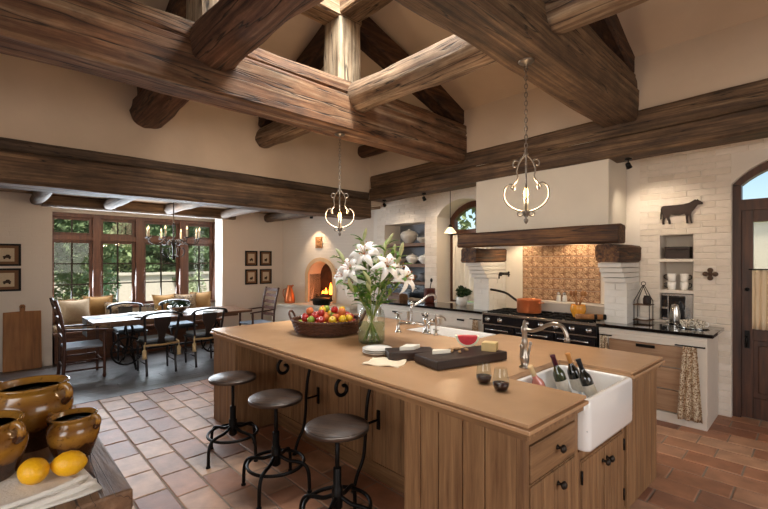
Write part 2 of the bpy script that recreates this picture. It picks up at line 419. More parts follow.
shelf_wood = wood('shelf_wood', ['#4d3320', '#715036', '#8a674a'], 'x', 24, 2.0, 0.6, 0.3)
floor_wood = wood('dark_floor_wood', ['#413a38', '#575150', '#6f6866'], 'y', 20, 1.5, 0.36, 0.3, blotch=0.3, rand=0.25)
plaster = plain('upper_plaster', '#cbb8a2', 0.85, var=0.12, scale=2.0, bump=0.25, bscale=9)
hoodplaster = plain('hood_plaster', '#d9d0c0', 0.8, var=0.06, scale=3.0, bump=0.2, bscale=10)
whitepaint = plain('white_wall_paint', '#dfd5c8', 0.75, var=0.06, scale=3.0, bump=0.2, bscale=14)
brickpaint = randcol('painted_brick', ['#dccfbf', '#e4d9cb', '#d6c8b6'], 0.7, 0.08, 14.0, 0.5, 45.0, island=True)
brick_y = brickwall('painted_brick_wall_y', '#ded3c6', 'y')
brick_x = brickwall('painted_brick_wall_x', '#ded3c6', 'x')
tilemat = randcol('terracotta_tile', ['#a97355', '#bd8b6a', '#d0aa8a', '#96634a', '#c89d7e', '#b07757', '#845945'], 0.52, 0.35, 7.0, 0.2, 26.0, island=True)
grout = plain('grout', '#9b8d7e', 0.9, var=0.2, scale=30)
iron = plain('black_iron', '#1b1918', 0.45, 0.7, bump=0.15, bscale=60)
iron2 = plain('aged_iron', '#3a332d', 0.5, 0.8)
pewter = plain('brushed_nickel', '#a79d92', 0.3, 1.0)
steel = plain('steel', '#c4c2be', 0.25, 1.0)
copper = plain('copper', '#dd8252', 0.3, 0.75, var=0.25, scale=8)
ceramic = plain('white_fireclay', '#eeece8', 0.12, coat=0.6)
white = plain('white_china', '#f0ece4', 0.25, coat=0.3)
cabwhite = plain('cabinet_cream', '#d9d0c2', 0.5, var=0.05)
granite = plain('black_granite', '#131314', 0.08, var=0.5, scale=90, coat=0.5)
enamel = plain('black_enamel', '#17191d', 0.2, coat=0.6)
worktop = plain('tan_worktop', '#bf9872', 0.27, var=0.13, scale=5.0, bump=0.03, bscale=30)
glassm = plain('vase_glass', '#f2f7f4', 0.02, trans=1.0, ior=1.2)
wineglass = thinglass('wine_glass')
wine = plain('red_wine', '#2a0508', 0.05, coat=0.5)
bottleg = plain('green_bottle_glass', '#2b3310', 0.06, coat=1.0)
bottled = plain('dark_bottle_glass', '#0f120d', 0.06, coat=1.0)
pane = clearglass('window_glass')
leafg = plain('leaf_green', '#5c8a33', 0.5, var=0.35, scale=8)
leafd = plain('leaf_dark_green', '#2f4a22', 0.5, var=0.35, scale=8)
petal = plain('lily_petal', '#fbfaf6', 0.5, sss=0.0)
stamen = plain('lily_stamen', '#b5682a', 0.7)
stemg = plain('stem_green', '#98a058', 0.5)
linen = plain('linen_white', '#e6e2da', 0.9, bump=0.3, bscale=120)
candle = plain('candle_cream', '#efe3c8', 0.5)
bulb = emitter('lamp_flame', '#ffb766', 30.0)
dimbulb = emitter('candle_bulb', '#ffe2b0', 2.5)
flame = emitter('fire_flame', '#ff7a24', 12.0)

# ------------------------------------------------------------------ setting
XL, YR = -5.55, 4.95      # upper wall planes
YW = 5.55                 # lower range wall face
XD = -8.2                 # dining wall face
# floor: slab, terracotta tiles, dark planks
fl = struct('floor', M().box(-9.0, 3.0, -3.0, 6.1, -0.15, -0.0055), grout, 'floor of terracotta tiles and dark planks')
TL, TW, G = 0.37, 0.226, 0.012
def proj(x, y, z=0):
    s, c = math.sin(YAW), math.cos(YAW); d = -s * x + c * y; r = c * x + s * y
    if d < 0.2: return None
    return 384 + 417 * r / d, 261 - 417 * (z - 1.61) / d, d
def tile_mesh(l, w):
    b = 0.006; h = 0.014; m = M()
    x, y = l / 2 - G / 2, w / 2 - G / 2
    m.add([(-x, -y, -h), (x, -y, -h), (x, y, -h), (-x, y, -h), (-x, -y, -b * .6), (x, -y, -b * .6), (x, y, -b * .6), (-x, y, -b * .6), (-x + b, -y + b, 0), (x - b, -y + b, 0), (x - b, y - b, 0), (-x + b, y - b, 0)],
          [(0, 1, 5, 4), (1, 2, 6, 5), (2, 3, 7, 6), (3, 0, 4, 7), (4, 5, 9, 8), (5, 6, 10, 9), (6, 7, 11, 10), (7, 4, 8, 11), (8, 9, 10, 11)])
    return m
tiles = []
row = 0; y = -2.99
y = 0.94 - TW * 17
while y < 5.55:
    off = (0.5 if row % 2 else 0.0) * TL + random.uniform(-0.03, 0.03)
    x = -5.78 - off
    while x < 3.0:
        x0, x1 = max(x, -5.78), min(x + TL, 3.0)
        if x1 - x0 > 0.05 and y > -3.0: tiles.append(((x0 + x1) / 2, y + TW / 2, x1 - x0))
        x += TL
    y += TW; row += 1
def vis(t):
    p = proj(t[0], t[1])
    if not p or p[0] < -30 or p[0] > 800 or p[1] > 560: return 99
    if -4.2 < t[0] < -0.95 and 2.15 < t[1] < 3.4: return 90
    if t[0] < -1.0 and t[1] > 3.3: return 80
    return p[2]
tiles.sort(key=vis)
full = tile_mesh(TL, TW).mesh('floor_tile'); full.materials.append(tilemat)
rest = M()
for i, (tx, ty, tl) in enumerate(tiles):
    dz = random.uniform(-0.0015, 0.0015)
    if i < 298:
        me = full
        if abs(tl - TL) > 0.004:
            me = tile_mesh(tl, TW).mesh('floor_tile'); me.materials.append(tilemat)
        link('floor_tile', me, fl, loc=(tx, ty, dz))
    else:
        rest.join(tile_mesh(tl, TW).xf(Matrix.Translation((tx, ty, dz))))
part('tiles_beyond', rest, tilemat, fl, kind='stuff')
px = -8.98; k = 0
while px < -5.8:
    py = -3.0 - (k % 3) * 0.55
    while py < 5.5:
        a, b_ = max(py, -3.0), min(py + 1.6, 5.55)
        if b_ > a:
            part('floor_plank', M().box(px + .0015, px + 0.1985, a + .0015, b_ - .0015, -0.014, 0.0), floor_wood, fl)
        py += 1.6
    px += 0.2; k += 1

def arch_poly(x0, x1, zs, zt, n=14):
    # points of an arch from left spring (x0,zs) over crown zt to right spring (x1,zs)
    c = (x0 + x1) / 2; w = (x1 - x0) / 2; h = zt - zs
    R = (w * w + h * h) / (2 * h); a = math.asin(min(1, w / R)); cz = zt - R
    if h > w: # pointed-ish guard -> ellipse
        return [(c - w * math.cos(PI * i / n), zs + h * math.sin(PI * i / n)) for i in range(n + 1)]
    return [(c + R * math.sin(-a + 2 * a * i / n), cz + R * math.cos(-a + 2 * a * i / n)) for i in range(n + 1)]
def over_arch(m, x0, x1, zs, zt, ztop, axis, a0, a1):
    ap = arch_poly(x0, x1, zs, zt)
    for p, q in zip(ap[:-1], ap[1:]):
        m.prism([p, q, (q[0], ztop), (p[0], ztop)], axis, a0, a1)
ALC = (-5.78, -4.77, 0.94, 2.30)
NIC = (-4.50, -3.46, 0.90, 2.36, 2.62)
COW = (-1.26, -0.95, 0.93, 1.90)
DOR = (-0.63, 0.45, 0.0, 2.40, 2.66)
wb = M(); Y0, Y1 = YW, YW + 0.5; TOPW = 3.0
wb.box(-6.6, ALC[0], Y0, Y1, 0, TOPW)
wb.box(ALC[0], ALC[1], Y0, Y1, 0, ALC[2]).box(ALC[0], ALC[1], Y0, Y1, ALC[3], TOPW).box(ALC[0], ALC[1], Y1 - 0.06, Y1, ALC[2], ALC[3])
wb.box(ALC[1], NIC[0], Y0, Y1, 0, TOPW)
wb.box(NIC[0], NIC[1], Y0, Y1, 0, NIC[2]); over_arch(wb, NIC[0], NIC[1], NIC[3], NIC[4], TOPW, 'y', Y0, Y1)
wb.box(NIC[1], COW[0], Y0, Y1, 0, TOPW)
wb.box(COW[0], COW[1], Y0, Y1, 0, COW[2]).box(COW[0], COW[1], Y0, Y1, COW[3], TOPW).box(COW[0], COW[1], Y0 + 0.3, Y1, COW[2], COW[3])
wb.box(COW[1], DOR[0], Y0, Y1, 0, TOPW)
over_arch(wb, DOR[0], DOR[1], DOR[3], DOR[4], TOPW, 'y', Y0, Y1)
wb.box(DOR[1], 3.3, Y0, Y1, 0, TOPW)
wback = struct('wall_back', wb, whitepaint, 'white painted brick wall behind the range')
part('recess_back', M().box(ALC[0], ALC[1], Y1 - .075, Y1 - .06, ALC[2], ALC[3]), plain('blue_grey_paint', '#7d8086', .8), wback)
# painted bricks on the range wall, each one a piece
unit = M(); bq = 0.06
unit.add([(0, 0, 0), (1, 0, 0), (1, 0, 1), (0, 0, 1), (.02, -1, .07), (.98, -1, .07), (.98, -1, .93), (.02, -1, .93)],
         [(4, 5, 6, 7), (0, 1, 5, 4), (1, 2, 6, 5), (2, 3, 7, 6), (3, 0, 4, 7)])
unit = unit.mesh('brick'); unit.materials.append(brickpaint)
BH, BL = 0.068, 0.25
holes = [(ALC[0], ALC[1], ALC[2], ALC[3]), (NIC[0], NIC[1], 0, 2.63), (COW[0] - .005, COW[1] + .005, COW[2], COW[3]), (DOR[0], DOR[1], 0, 2.7), (-3.42, -1.46, 0, 3)]
brk = []
zc = 0.0; r = 0
while zc < 2.94:
    xs = -6.0 - (0.5 if r % 2 else 0) * BL
    while xs < 0.9:
        segs = [(max(xs, -6.0), min(xs + BL - 0.007, 0.9))]
        for hx0, hx1, hz0, hz1 in holes:
            if zc + BH / 2 > hz0 and zc + BH / 2 < hz1:
                new = []
                for a, b_ in segs:
                    if hx1 <= a or hx0 >= b_: new.append((a, b_)); continue
                    if a < hx0: new.append((a, hx0))
                    if b_ > hx1: new.append((hx1, b_))
                segs = new
        for a, b_ in segs:
            if b_ - a > 0.03: brk.append((a, b_, zc))
        xs += BL
    zc += BH; r += 1
def bsort(b):
    p = proj((b[0] + b[1]) / 2, YW, b[2])
    ok = b[2] > 0.86 and (b[0] > -1.5 or -4.8 < b[0] < -4.4 or b[0] < -5.7)
    if b[0] > -0.75 and b[2] > 0.3: ok = True
    return (0 if ok and p[0] < 790 else 1, p[2])
brk.sort(key=bsort); restb = M()
for i, (a, b_, z0) in enumerate(brk):
    pr = random.uniform(0.003, 0.008)
    if i < 295:
        link('brick', unit, wback, loc=(a, YW, z0), scale=(b_ - a, pr, BH - 0.006))
    else:
        restb.add([(a + (b_ - a) * vx, YW + pr * vy, z0 + (BH - 0.006) * vz) for vx, vy, vz in [tuple(v.co) for v in unit.vertices]], [tuple(p.vertices) for p in unit.polygons])
part('bricks_beyond', restb, brickpaint, wback, kind='stuff')
# reveal skins inside the arched window niche are the wall thickness itself
# dining wall with bay opening
wd = M(); BY0, BY1 = 0.75, 3.40
wd.box(XD - 0.35, XD, -3.0, BY0, 0, 2.75).box(XD - 0.35, XD, BY1, 4.95, 0, 2.75).box(XD - 0.35, XD, BY0, BY1, 2.50, 2.75)
struct('wall_left', wd, brick_y, 'white painted wall of the dining area')
# bay: side returns, wall under and over window
bay = M()
bay.box(-9.14, -9.0, 0.6, 3.66, 0, 0.76).box(-9.14, -9.0, 0.6, 3.66, 2.42, 2.75).box(-9.0, XD - 0.35, 0.6, 3.66, 2.50, 2.75)
bay.box(-9.14, XD - 0.35, 3.56, 3.66, 0, 0.76).box(-9.14, XD - 0.35, 3.56, 3.66, 2.42, 2.75).box(-9.14, XD - 0.35, 0.6, 0.72, 0, 2.75)
struct('wall_bay', bay, whitepaint, 'white plaster around the bay window')
# diagonal corner wall with fireplace opening
A = Vector((-8.2, 4.75, 0)); B = Vector((-6.1, 5.55, 0)); DU = (B - A).normalized(); DN = Vector((DU.y, -DU.x, 0)); DLEN = (B - A).length
DM = Matrix(((DU.x, -DN.x, 0, A.x), (DU.y, -DN.y, 0, A.y), (0, 0, 1, 0), (0, 0, 0, 1)))   # local: x along wall, y into wall, z up
FX0, FX1, FZ0, FZ1, FZ2 = 0.70, 1.30, 0.74, 1.33, 1.60
dm = M(); dm.box(-0.1, FX0, 0, 0.5, 0, 2.75).box(FX1, DLEN + 0.1, 0, 0.5, 0, 2.75).box(FX0, FX1, 0, 0.5, 0, FZ0)
over_arch(dm, FX0, FX1, FZ1, FZ2, 2.75, 'y', 0, 0.5)
wc = struct('wall_corner', dm, brick_x, 'white brick chimney wall across the dining corner'); wc.matrix_world = DM
# upper walls, other walls
struct('wall_upper_left', M().box(-5.9, XL, -3.0, YR + 0.3, 2.62, 3.85), plaster, 'tan plaster wall above the long lintel')
struct('wall_upper_back', M().box(XL - 0.3, 3.0, YR, YR + 0.3, 2.9, 3.85), plaster, 'tan plaster wall above the range beam')
wr = M().box(3.0, 3.25, -3.0, 0.8, 0, 4.8).box(3.0, 3.25, 3.6, 5.6, 0, 4.8).box(3.0, 3.25, 0.8, 3.6, 0, 0.9).box(3.0, 3.25, 0.8, 3.6, 2.8, 4.8)  # unseen window opening, invented to go with the side fill
struct('wall_right', wr, whitepaint)
wf = M().box(-9.2, -1.4, -3.25, -3.0, 0, 4.8).box(1.8, 3.25, -3.25, -3.0, 0, 4.8).box(-1.4, 1.8, -3.25, -3.0, 0, 0.9).box(-1.4, 1.8, -3.25, -3.0, 2.8, 4.8)  # unseen window opening behind the camera, made up for the rear fill
struct('wall_front', wf, whitepaint)
# ceilings
SK = (-3.46, -1.66, 1.55, 2.68); ZF = 4.56; RUN = 2.0; x1_, y1_ = XL + RUN, YR - RUN
cm = M()
def q(*p): cm.add(list(p), [tuple(range(len(p)))])
q((XL, -3, 3.76), (XL, YR, 3.76), (x1_, y1_, ZF), (x1_, -3, ZF))
q((XL, YR, 3.76), (3, YR, 3.76), (3, y1_, ZF), (x1_, y1_, ZF))
q((x1_, -3, ZF), (x1_, SK[2], ZF), (3, SK[2], ZF), (3, -3, ZF))
q((x1_, SK[3], ZF), (x1_, y1_, ZF), (3, y1_, ZF), (3, SK[3], ZF))
q((x1_, SK[2], ZF), (x1_, SK[3], ZF), (SK[0], SK[3], ZF), (SK[0], SK[2], ZF))
q((SK[1], SK[2], ZF), (SK[1], SK[3], ZF), (3, SK[3], ZF), (3, SK[2], ZF))
# outer shell so that no light leaks
q((XL - .4, -3.3, 3.95), (x1_, -3.3, 4.9), (x1_, y1_, 4.9), (XL - .4, YR + .4, 3.95))
q((XL - .4, YR + .4, 3.95), (x1_, y1_, 4.9), (3.3, y1_, 4.9), (3.3, YR + .4, 3.95))
ceil = struct('ceiling', cm, plaster, 'vaulted tan plaster ceiling with a skylight')
cb = M(); t = 0.12
cb.box(SK[0] - t, SK[0], SK[2] - t, SK[3] + t, ZF - .01, 5.35).box(SK[1], SK[1] + t, SK[2] - t, SK[3] + t, ZF - .01, 5.35).box(SK[0], SK[1], SK[2] - t, SK[2], ZF - .01, 5.35).box(SK[0], SK[1], SK[3], SK[3] + t, ZF - .01, 5.35)
part('skylight_curb', cb, whitepaint, ceil)
part('skylight_pane', M().box(SK[0], SK[1], SK[2], SK[3], 5.33, 5.345), pane, ceil)
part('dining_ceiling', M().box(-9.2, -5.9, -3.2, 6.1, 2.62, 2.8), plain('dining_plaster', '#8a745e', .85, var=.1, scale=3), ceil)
part('range_soffit', M().box(-6.6, 3.2, YR + 0.3, 6.05, 2.95, 3.1), whitepaint, ceil)

# ---- bay window
w1 = thing('window_1', 'brown wooden bay window of four casements with transom lights', 'window', (-9.0, 2.1, 0.76)); del w1['category']; w1['kind'] = 'structure'
part('sill', M().box(-9.1, -8.84, 0.72, 3.58, 0.74, 0.79), frame_red, w1, True, 0.004)
part('head', M().box(-9.08, -8.92, 0.72, 3.58, 2.37, 2.44), frame_red, w1, True, 0.004)
part('transom_rail', M().box(-9.09, -8.91, 0.72, 3.58, 1.97, 2.06), frame_red, w1, True, 0.004)
posts = [(0.72, 0.80), (1.38, 1.50), (2.05, 2.19), (2.83, 2.98), (3.50, 3.58)]
for a, b_ in posts: part('mullion', M().box(-9.1, -8.89, a, b_, 0.76, 2.42), frame_red, w1, True, 0.004)
def sash(parent, ax, y0, y1, z0, z1, cols, rows, xa, fw=0.045, swap=False):
    def bx(m, a0, a1, zz0, zz1, d=0.02): 
        return m.box(a0, a1, xa - d, xa + d, zz0, zz1) if swap else m.box(xa - d, xa + d, a0, a1, zz0, zz1)
    m = M(); bx(m, y0, y0 + fw, z0, z1, .025); bx(m, y1 - fw, y1, z0, z1, .025); bx(m, y0 + fw, y1 - fw, z0, z0 + fw, .025); bx(m, y0 + fw, y1 - fw, z1 - fw, z1, .025)
    s = part('sash', m, frame_red, parent, True, 0.003)
    iy0, iy1, iz0, iz1 = y0 + fw, y1 - fw, z0 + fw, z1 - fw
    for c in range(1, cols):
        yy = iy0 + (iy1 - iy0) * c / cols; part('muntin', bx(M(), yy - .011, yy + .011, iz0, iz1), iron2, s, True)
    for r_ in range(1, rows):
        zz = iz0 + (iz1 - iz0) * r_ / rows; part('muntin', bx(M(), iy0, iy1, zz - .011, zz + .011, .018), iron2, s, True)
    for c in range(cols):
        for r_ in range(rows):
            ya, yb = iy0 + (iy1 - iy0) * c / cols, iy0 + (iy1 - iy0) * (c + 1) / cols
            za, zb = iz0 + (iz1 - iz0) * r_ / rows, iz0 + (iz1 - iz0) * (r_ + 1) / rows
            part('pane', bx(M(), ya, yb, za, zb, .003), pane, s, True)
for i in range(4):
    a, b_ = posts[i][1], posts[i + 1][0]
    sash(w1, 'x', a, b_, 2.06, 2.37, 2, 1, -9.0)
    sash(w1, 'x', a, b_, 0.79, 1.97, 2, 3, -9.0)
part('head', M().box(-9.0, -8.5, 3.50, 3.58, 2.37, 2.44), frame_red, w1, True)
part('transom_rail', M().box(-8.9, -8.5, 3.49, 3.59, 1.97, 2.06), frame_red, w1, True)
sash(w1, 'y', -8.89, -8.55, 2.06, 2.37, 1, 1, 3.54, swap=True)
sash(w1, 'y', -8.89, -8.55, 0.79, 1.97, 1, 3, 3.54, swap=True)
# ---- arched niche window
w2 = thing('window_2', 'small arched wooden window in the brick niche', 'window', (-3.98, 5.98, 0.9)); del w2['category']; w2['kind'] = 'structure'
fm = M(); fm.box(NIC[0], NIC[0] + .09, 5.92, 6.02, 0.9, 2.36).box(NIC[1] - .09, NIC[1], 5.92, 6.02, 0.9, 2.36)
ao = arch_poly(NIC[0], NIC[1], 2.36, 2.62); ai = arch_poly(NIC[0] + .09, NIC[1] - .09, 2.33, 2.52)
for i in range(len(ao) - 1): fm.prism([ai[i], ai[i + 1], ao[i + 1], ao[i]], 'y', 5.92, 6.02)
part('frame', fm, frame_red, w2, True)
part('transom_rail', M().box(NIC[0] + .09, NIC[1] - .09, 5.92, 6.02, 2.05, 2.15), frame_red, w2, True)
part('muntin', M().box(-4.0, -3.96, 5.95, 5.99, 0.9, 2.52), frame_red, w2, True)
part('pane', M().box(NIC[0] + .05, -3.98, 5.966, 5.972, 0.9, 2.5), pane, w2, True)
part('pane', M().box(-3.98, NIC[1] - .05, 5.966, 5.972, 0.9, 2.5), pane, w2, True)
# ---- door
d1 = thing('door_1', 'dark wooden arched door with glazed upper half', 'door', (-0.1, 5.68, 0)); del d1['category']; d1['kind'] = 'structure'
fm = M(); x0, x1 = DOR[0], DOR[1]; ya, yb = 5.62, 5.74
fm.box(x0, x0 + .07, ya, yb, 0, 2.39).box(x1 - .07, x1, ya, yb, 0, 2.39).box(x0 + .07, x1 - .07, ya, yb, 2.13, 2.24)
ao = arch_poly(x0, x1, 2.40, 2.66); ai = arch_poly(x0 + .07, x1 - .07, 2.39, 2.58)
for i in range(len(ao) - 1): fm.prism([ai[i], ai[i + 1], ao[i + 1], ao[i]], 'y', ya, yb)
part('frame', fm, door_wood, d1, True)
tp = M(); ap = arch_poly(x0 + .06, x1 - .06, 2.39, 2.585)
tp.prism([(x0 + .06, 2.23)] + ap + [(x1 - .06, 2.23)], 'y', 5.675, 5.681); part('pane', tp, pane, d1, True)
dl = M(); a, b_ = x0 + .07, x1 - .07
dl.box(a, a + .09, 5.64, 5.70, 0.01, 2.13).box(b_ - .09, b_, 5.64, 5.70, 0.01, 2.13).box(a + .09, b_ - .09, 5.64, 5.70, 2.01, 2.13).box(a + .09, b_ - .09, 5.64, 5.70, 0.80, 0.93).box(a + .09, b_ - .09, 5.64, 5.70, 0.01, 0.22)
leaf = part('door_leaf', dl, door_wood, d1, True, 0.004)
part('panel', M().box(a + .09, b_ - .09, 5.66, 5.685, 0.22, 0.80), door_wood, leaf, True)
part('panel', M().box(a + .13, b_ - .13, 5.645, 5.66, 0.27, 0.75), door_wood, leaf, True, 0.008)
part('pane', M().box(a + .09, b_ - .09, 5.668, 5.673, 0.93, 2.01), pane, leaf, True)
part('muntin', M().box(-.105, -.075, 5.655, 5.685, 0.93, 2.01), door_wood, leaf, True)
part('handle', M().box(a + .025, a + .065, 5.625, 5.64, 0.72, 0.90).tube([(a + .045, 5.62, .84), (a + .045, 5.58, .84), (a + .045, 5.57, .82), (a + .045, 5.57, .74)], 0.008), iron, leaf, True)
part('lock', M().ell((a + .045, 5.63, 1.32), (.02, .02, .02)), iron, leaf, True)
cur = M(); cur.grid(lambda u, v: (a + .085 + u * 0.55, 5.615 + .014 * math.sin(u * 75) * (0.6 + 0.4 * v) + .004 * math.sin(u * 31), 1.52 - v * 0.60), 120, 6)
cd = part('cafe_curtain', cur, plain('curtain_linen', '#d9c6a8', 0.95), None, solid=0.002); tag(cd, 'gathered beige cafe curtain hung across the glazed door', 'curtain')
rod = part('curtain_rod', M().tube([(a + .06, 5.615, 1.525), (b_ - .03, 5.615, 1.525)], 0.006), iron); tag(rod, 'thin dark curtain rod across the door glass', 'curtain rod')

# ---- timbers of the roof and lintels
def timber_thing(name, label, m, mt, cat='beam', group=None):
    o = part(name, m, mt); tag(o, label, cat, group); return o
t1 = thing('lintel_beam', 'long weathered lintel beam above the dining area opening', 'beam', (-5.68, 1, 2.37))
part('timber', timber((-5.68, -3.0, 2.54), (-5.68, 4.93, 2.53), 0.40, 0.33, 10, .012, 1), beam_y, t1, True)
part('upper_plank', timber((-5.70, -3.0, 2.768), (-5.70, 4.92, 2.758), 0.37, 0.125, 8, .008, 2), dark_g, t1, True)
t2 = thing('range_beam', 'long horizontal beam crossing above the range hood and brick wall', 'beam', (-1.5, 5.05, 2.7))
part('timber', timber((-5.47, 5.05, 2.78), (3.0, 5.05, 2.90), 0.34, 0.22, 10, .010, 3), beam_x, t2, True)
part('upper_plank', timber((-5.47, 5.065, 2.995), (3.0, 5.065, 3.135), 0.33, 0.21, 8, .008, 4, h1=0.25), beam_x, t2, True)
timber_thing('tie_beam', 'massive reddish tie beam running from upper left over the island', timber((-3.64, -3.0, 3.195), (-3.64, 4.98, 3.205), 0.34, 0.39, 11, .012, 5), beam_rust)
b1_ = bpy.data.objects['tie_beam']; part('upper_timber', timber((-3.65, -3.0, 3.465), (-3.65, 4.97, 3.475), 0.335, 0.15, 11, .012, 55), beam_rust, b1_)
timber_thing('tie_beam', 'massive brown tie beam holding the right-hand lantern', timber((-1.49, -3.0, 3.25), (-1.49, 4.98, 3.24), 0.35, 0.34, 11, .014, 6), beam_y)
b2_ = bpy.data.objects['tie_beam.001']; part('upper_timber', timber((-1.50, -3.0, 3.512), (-1.50, 4.97, 3.502), 0.335, 0.185, 11, .014, 66), beam_y, b2_)
timber_thing('round_log', 'thick round log at upper left crossing over the reddish tie beam', timber((-5.56, 1.40, 3.39), (2.9, 1.36, 3.42), 0.37, 0.37, 2.3, .035, 7, w1=.42, h1=.42), log_red, 'log')
timber_thing('round_log', 'pale cracked round log spanning between the two tie beams', timber((-5.56, 2.93, 3.39), (2.9, 2.97, 3.38), 0.30, 0.30, 2.2, .03, 8), log_x, 'log')
timber_thing('round_log', 'short dark log end near the far corner under the tie beam', timber((-5.56, 4.78, 3.53), (-3.82, 4.80, 3.53), 0.22, 0.22, 2.1, .02, 9), dark_x, 'log')
for xx, yy, lb in ((-3.64, 2.84, 'pale weathered post standing on the reddish tie beam at the pale log'), (-3.64, 1.41, 'pale post standing on the reddish tie beam at the thick log'),
                   (-1.49, 2.84, 'roof post standing on the brown tie beam at the pale log'), (-1.49, 1.41, 'roof post standing on the brown tie beam at the thick log')):
    timber_thing('roof_post', lb, timber((xx, yy, 3.5), (xx, yy, 4.20), 0.30, 0.30, 8, .012, xx + yy, seg=.08), pale_z, 'post')
timber_thing('collar_beam', 'upper collar beam running into the pale post from the left', timber((-3.64, -1.0, 4.32), (-3.64, 3.0, 4.32), 0.28, 0.24, 8, .012, 10), pale_y)
timber_thing('collar_beam', 'upper collar beam above the brown tie beam', timber((-1.49, -1.0, 4.32), (-1.49, 3.0, 4.32), 0.28, 0.24, 8, .012, 11), pale_y)
timber_thing('skylight_beam', 'upper cross beam running right from the pale post', timber((-3.64, 2.84, 4.34), (2.9, 2.84, 4.34), 0.28, 0.24, 8, .012, 12), pale_x)
timber_thing('skylight_beam', 'upper cross beam over the thick round log', timber((-3.64, 1.41, 4.34), (2.9, 1.41, 4.34), 0.28, 0.24, 8, .012, 13), pale_x)
timber_thing('rafter', 'dark rafter sloping from the pale post to the range wall', timber((-3.64, 4.98, 3.68), (-3.64, 2.95, 4.32), 0.24, 0.26, 8, .012, 14), dark_y, 'rafter')
timber_thing('rafter', 'dark rafter rising from the end of the brown tie beam', timber((-1.49, 4.98, 3.72), (-1.49, 2.95, 4.36), 0.28, 0.30, 8, .012, 15), dark_y, 'rafter')
timber_thing('rafter', 'dark rafter rising from the left wall above the pale log end', timber((-5.57, 2.93, 3.62), (-3.7, 2.9, 4.32), 0.22, 0.22, 8, .012, 16), dark_x, 'rafter')
timber_thing('rafter', 'dark rafter rising from the left wall above the thick log end', timber((-5.57, 1.40, 3.62), (-3.7, 1.41, 4.32), 0.22, 0.22, 8, .012, 17), dark_x, 'rafter')
for yy, lb in ((0.55, 'ceiling log at far left above the framed pictures'), (1.45, 'ceiling log over the left end of the dining table'), (2.35, 'ceiling log over the middle of the dining table'), (3.35, 'ceiling log beside the bay window post'), (4.35, 'ceiling log above the four framed prints')):
    timber_thing('ceiling_log', lb, timber((-5.9, yy, 2.53), (-8.2, yy + .02, 2.53), 0.17, 0.17, 2.1, .02, yy), viga_x, 'log', 'ceiling logs of the dining area')
timber_thing('header_beam', 'dark header beam across the top of the bay opening', timber((-8.14, 0.62, 2.53), (-8.14, 3.62, 2.53), 0.16, 0.18, 9, .008, 31), beam_y)

# ------------------------------------------------------------------ garden and terrace outside
struct('ground', M().box(-60, -9.15, -30, 30, -0.6, -0.3).box(-9.15, 40, 6.1, 40, -0.4, -0.05), plain('lawn', '#66763f', 0.95, var=0.3, scale=1.2), 'pale lawn outside')
o = part('pool', M().box(-15.5, -12.0, 1.0, 9, -0.31, -0.27), plain('pool_water', '#8fd0d4', 0.05)); tag(o, 'pale turquoise pool in the garden beyond the bay window', 'pool')
o = part('garden_path', M().box(-18.4, -15.6, -8, 14, -0.3, -0.26), plain('gravel', '#9c907e', 0.95, var=0.2, scale=20)); tag(o, 'pale gravel path beyond the pool', 'path')
o = part('garden_wall', M().box(-19.0, -18.6, -9, 16, -0.3, 1.05).box(-19.1, -18.5, -9, 16, 1.05, 1.15), plain('garden_wall_paint', '#c4b9a8', 0.9, var=0.1)); tag(o, 'low pale garden wall behind the path', 'wall')
o = part('terrace_wall', M().box(-4, 6, 9.8, 10.1, -0.05, 2.3).box(-4.1, 6.1, 9.75, 10.15, 2.3, 2.4), plain('terrace_wall_paint', '#d8c6ae', 0.9, var=0.08)); tag(o, 'sunlit pale terrace wall seen through the door', 'wall')
def foliage(n, cx, cy, cz, rx, ry, rz, size, seed):
    R = random.Random(seed); m = M(); v = []; f = []
    cl = [(R.gauss(0, .45), R.gauss(0, .45), R.gauss(0, .45), R.uniform(.25, .5)) for _ in range(16)]
    for i in range(n):
        c = R.choice(cl); d = Vector((R.gauss(0, 1), R.gauss(0, 1), R.gauss(0, 1))).normalized() * c[3] * R.uniform(.6, 1)
        p = Vector((cx + (c[0] + d.x) * rx, cy + (c[1] + d.y) * ry, cz + (c[2] + d.z) * rz))
        a = Vector((R.gauss(0, 1), R.gauss(0, 1), R.gauss(0, .6))).normalized(); b_ = a.orthogonal().normalized(); s_ = size * R.uniform(.6, 1.3)
        k = len(v); v += [p - a * s_, p + b_ * s_ * .45, p + a * s_, p - b_ * s_ * .45]; f.append((k, k + 1, k + 2, k + 3))
    return m.add(v, f)
gm = [plain('foliage_a', '#8e9c6c', 0.8, var=0.4, scale=1.5), plain('foliage_b', '#66794f', 0.8, var=0.4, scale=1.5), plain('foliage_c', '#b3ba92', 0.8, var=0.3, scale=1.5)]
bark = plain('bark', '#4b3a2b', 0.9, var=0.4, scale=10)
def tree(x, y, h, r, ci, label, n=2600, size=.16, trunk=True, seed=0):
    t_ = thing('garden_tree' if trunk else 'garden_shrub', label, 'tree' if trunk else 'shrub', (x, y, -0.3), group='trees in the garden' if trunk else 'shrubs in the garden')
    part('trunk', M().tube(spline([(0, 0, -.05), (.05, .03, h * .3), (-.04, .06, h * .6)], 4), [.14 * h / 4 * (1 - i * .08) for i in range(9)], 8), bark, t_)
    part('foliage', foliage(n, 0, 0, h * .62, r, r, h * .45, size, seed), gm[ci], t_, kind='stuff')
tree(-11.6, 0.2, 3.8, 1.3, 1, 'dark leafy tree close outside the leftmost casement', seed=1, size=.065, n=7000)
tree(-13.0, 1.75, 3.4, 1.1, 0, 'green leafy tree outside the second casement', seed=2, size=.065, n=6000)
tree(-21.5, 6.2, 6.0, 2.3, 1, 'dark tree behind the garden wall at right', seed=3, n=9000, size=.15)
tree(-22.0, 2.0, 6.2, 2.6, 2, 'pale yellowish tree behind the garden wall in the middle', seed=4, n=9000, size=.15)
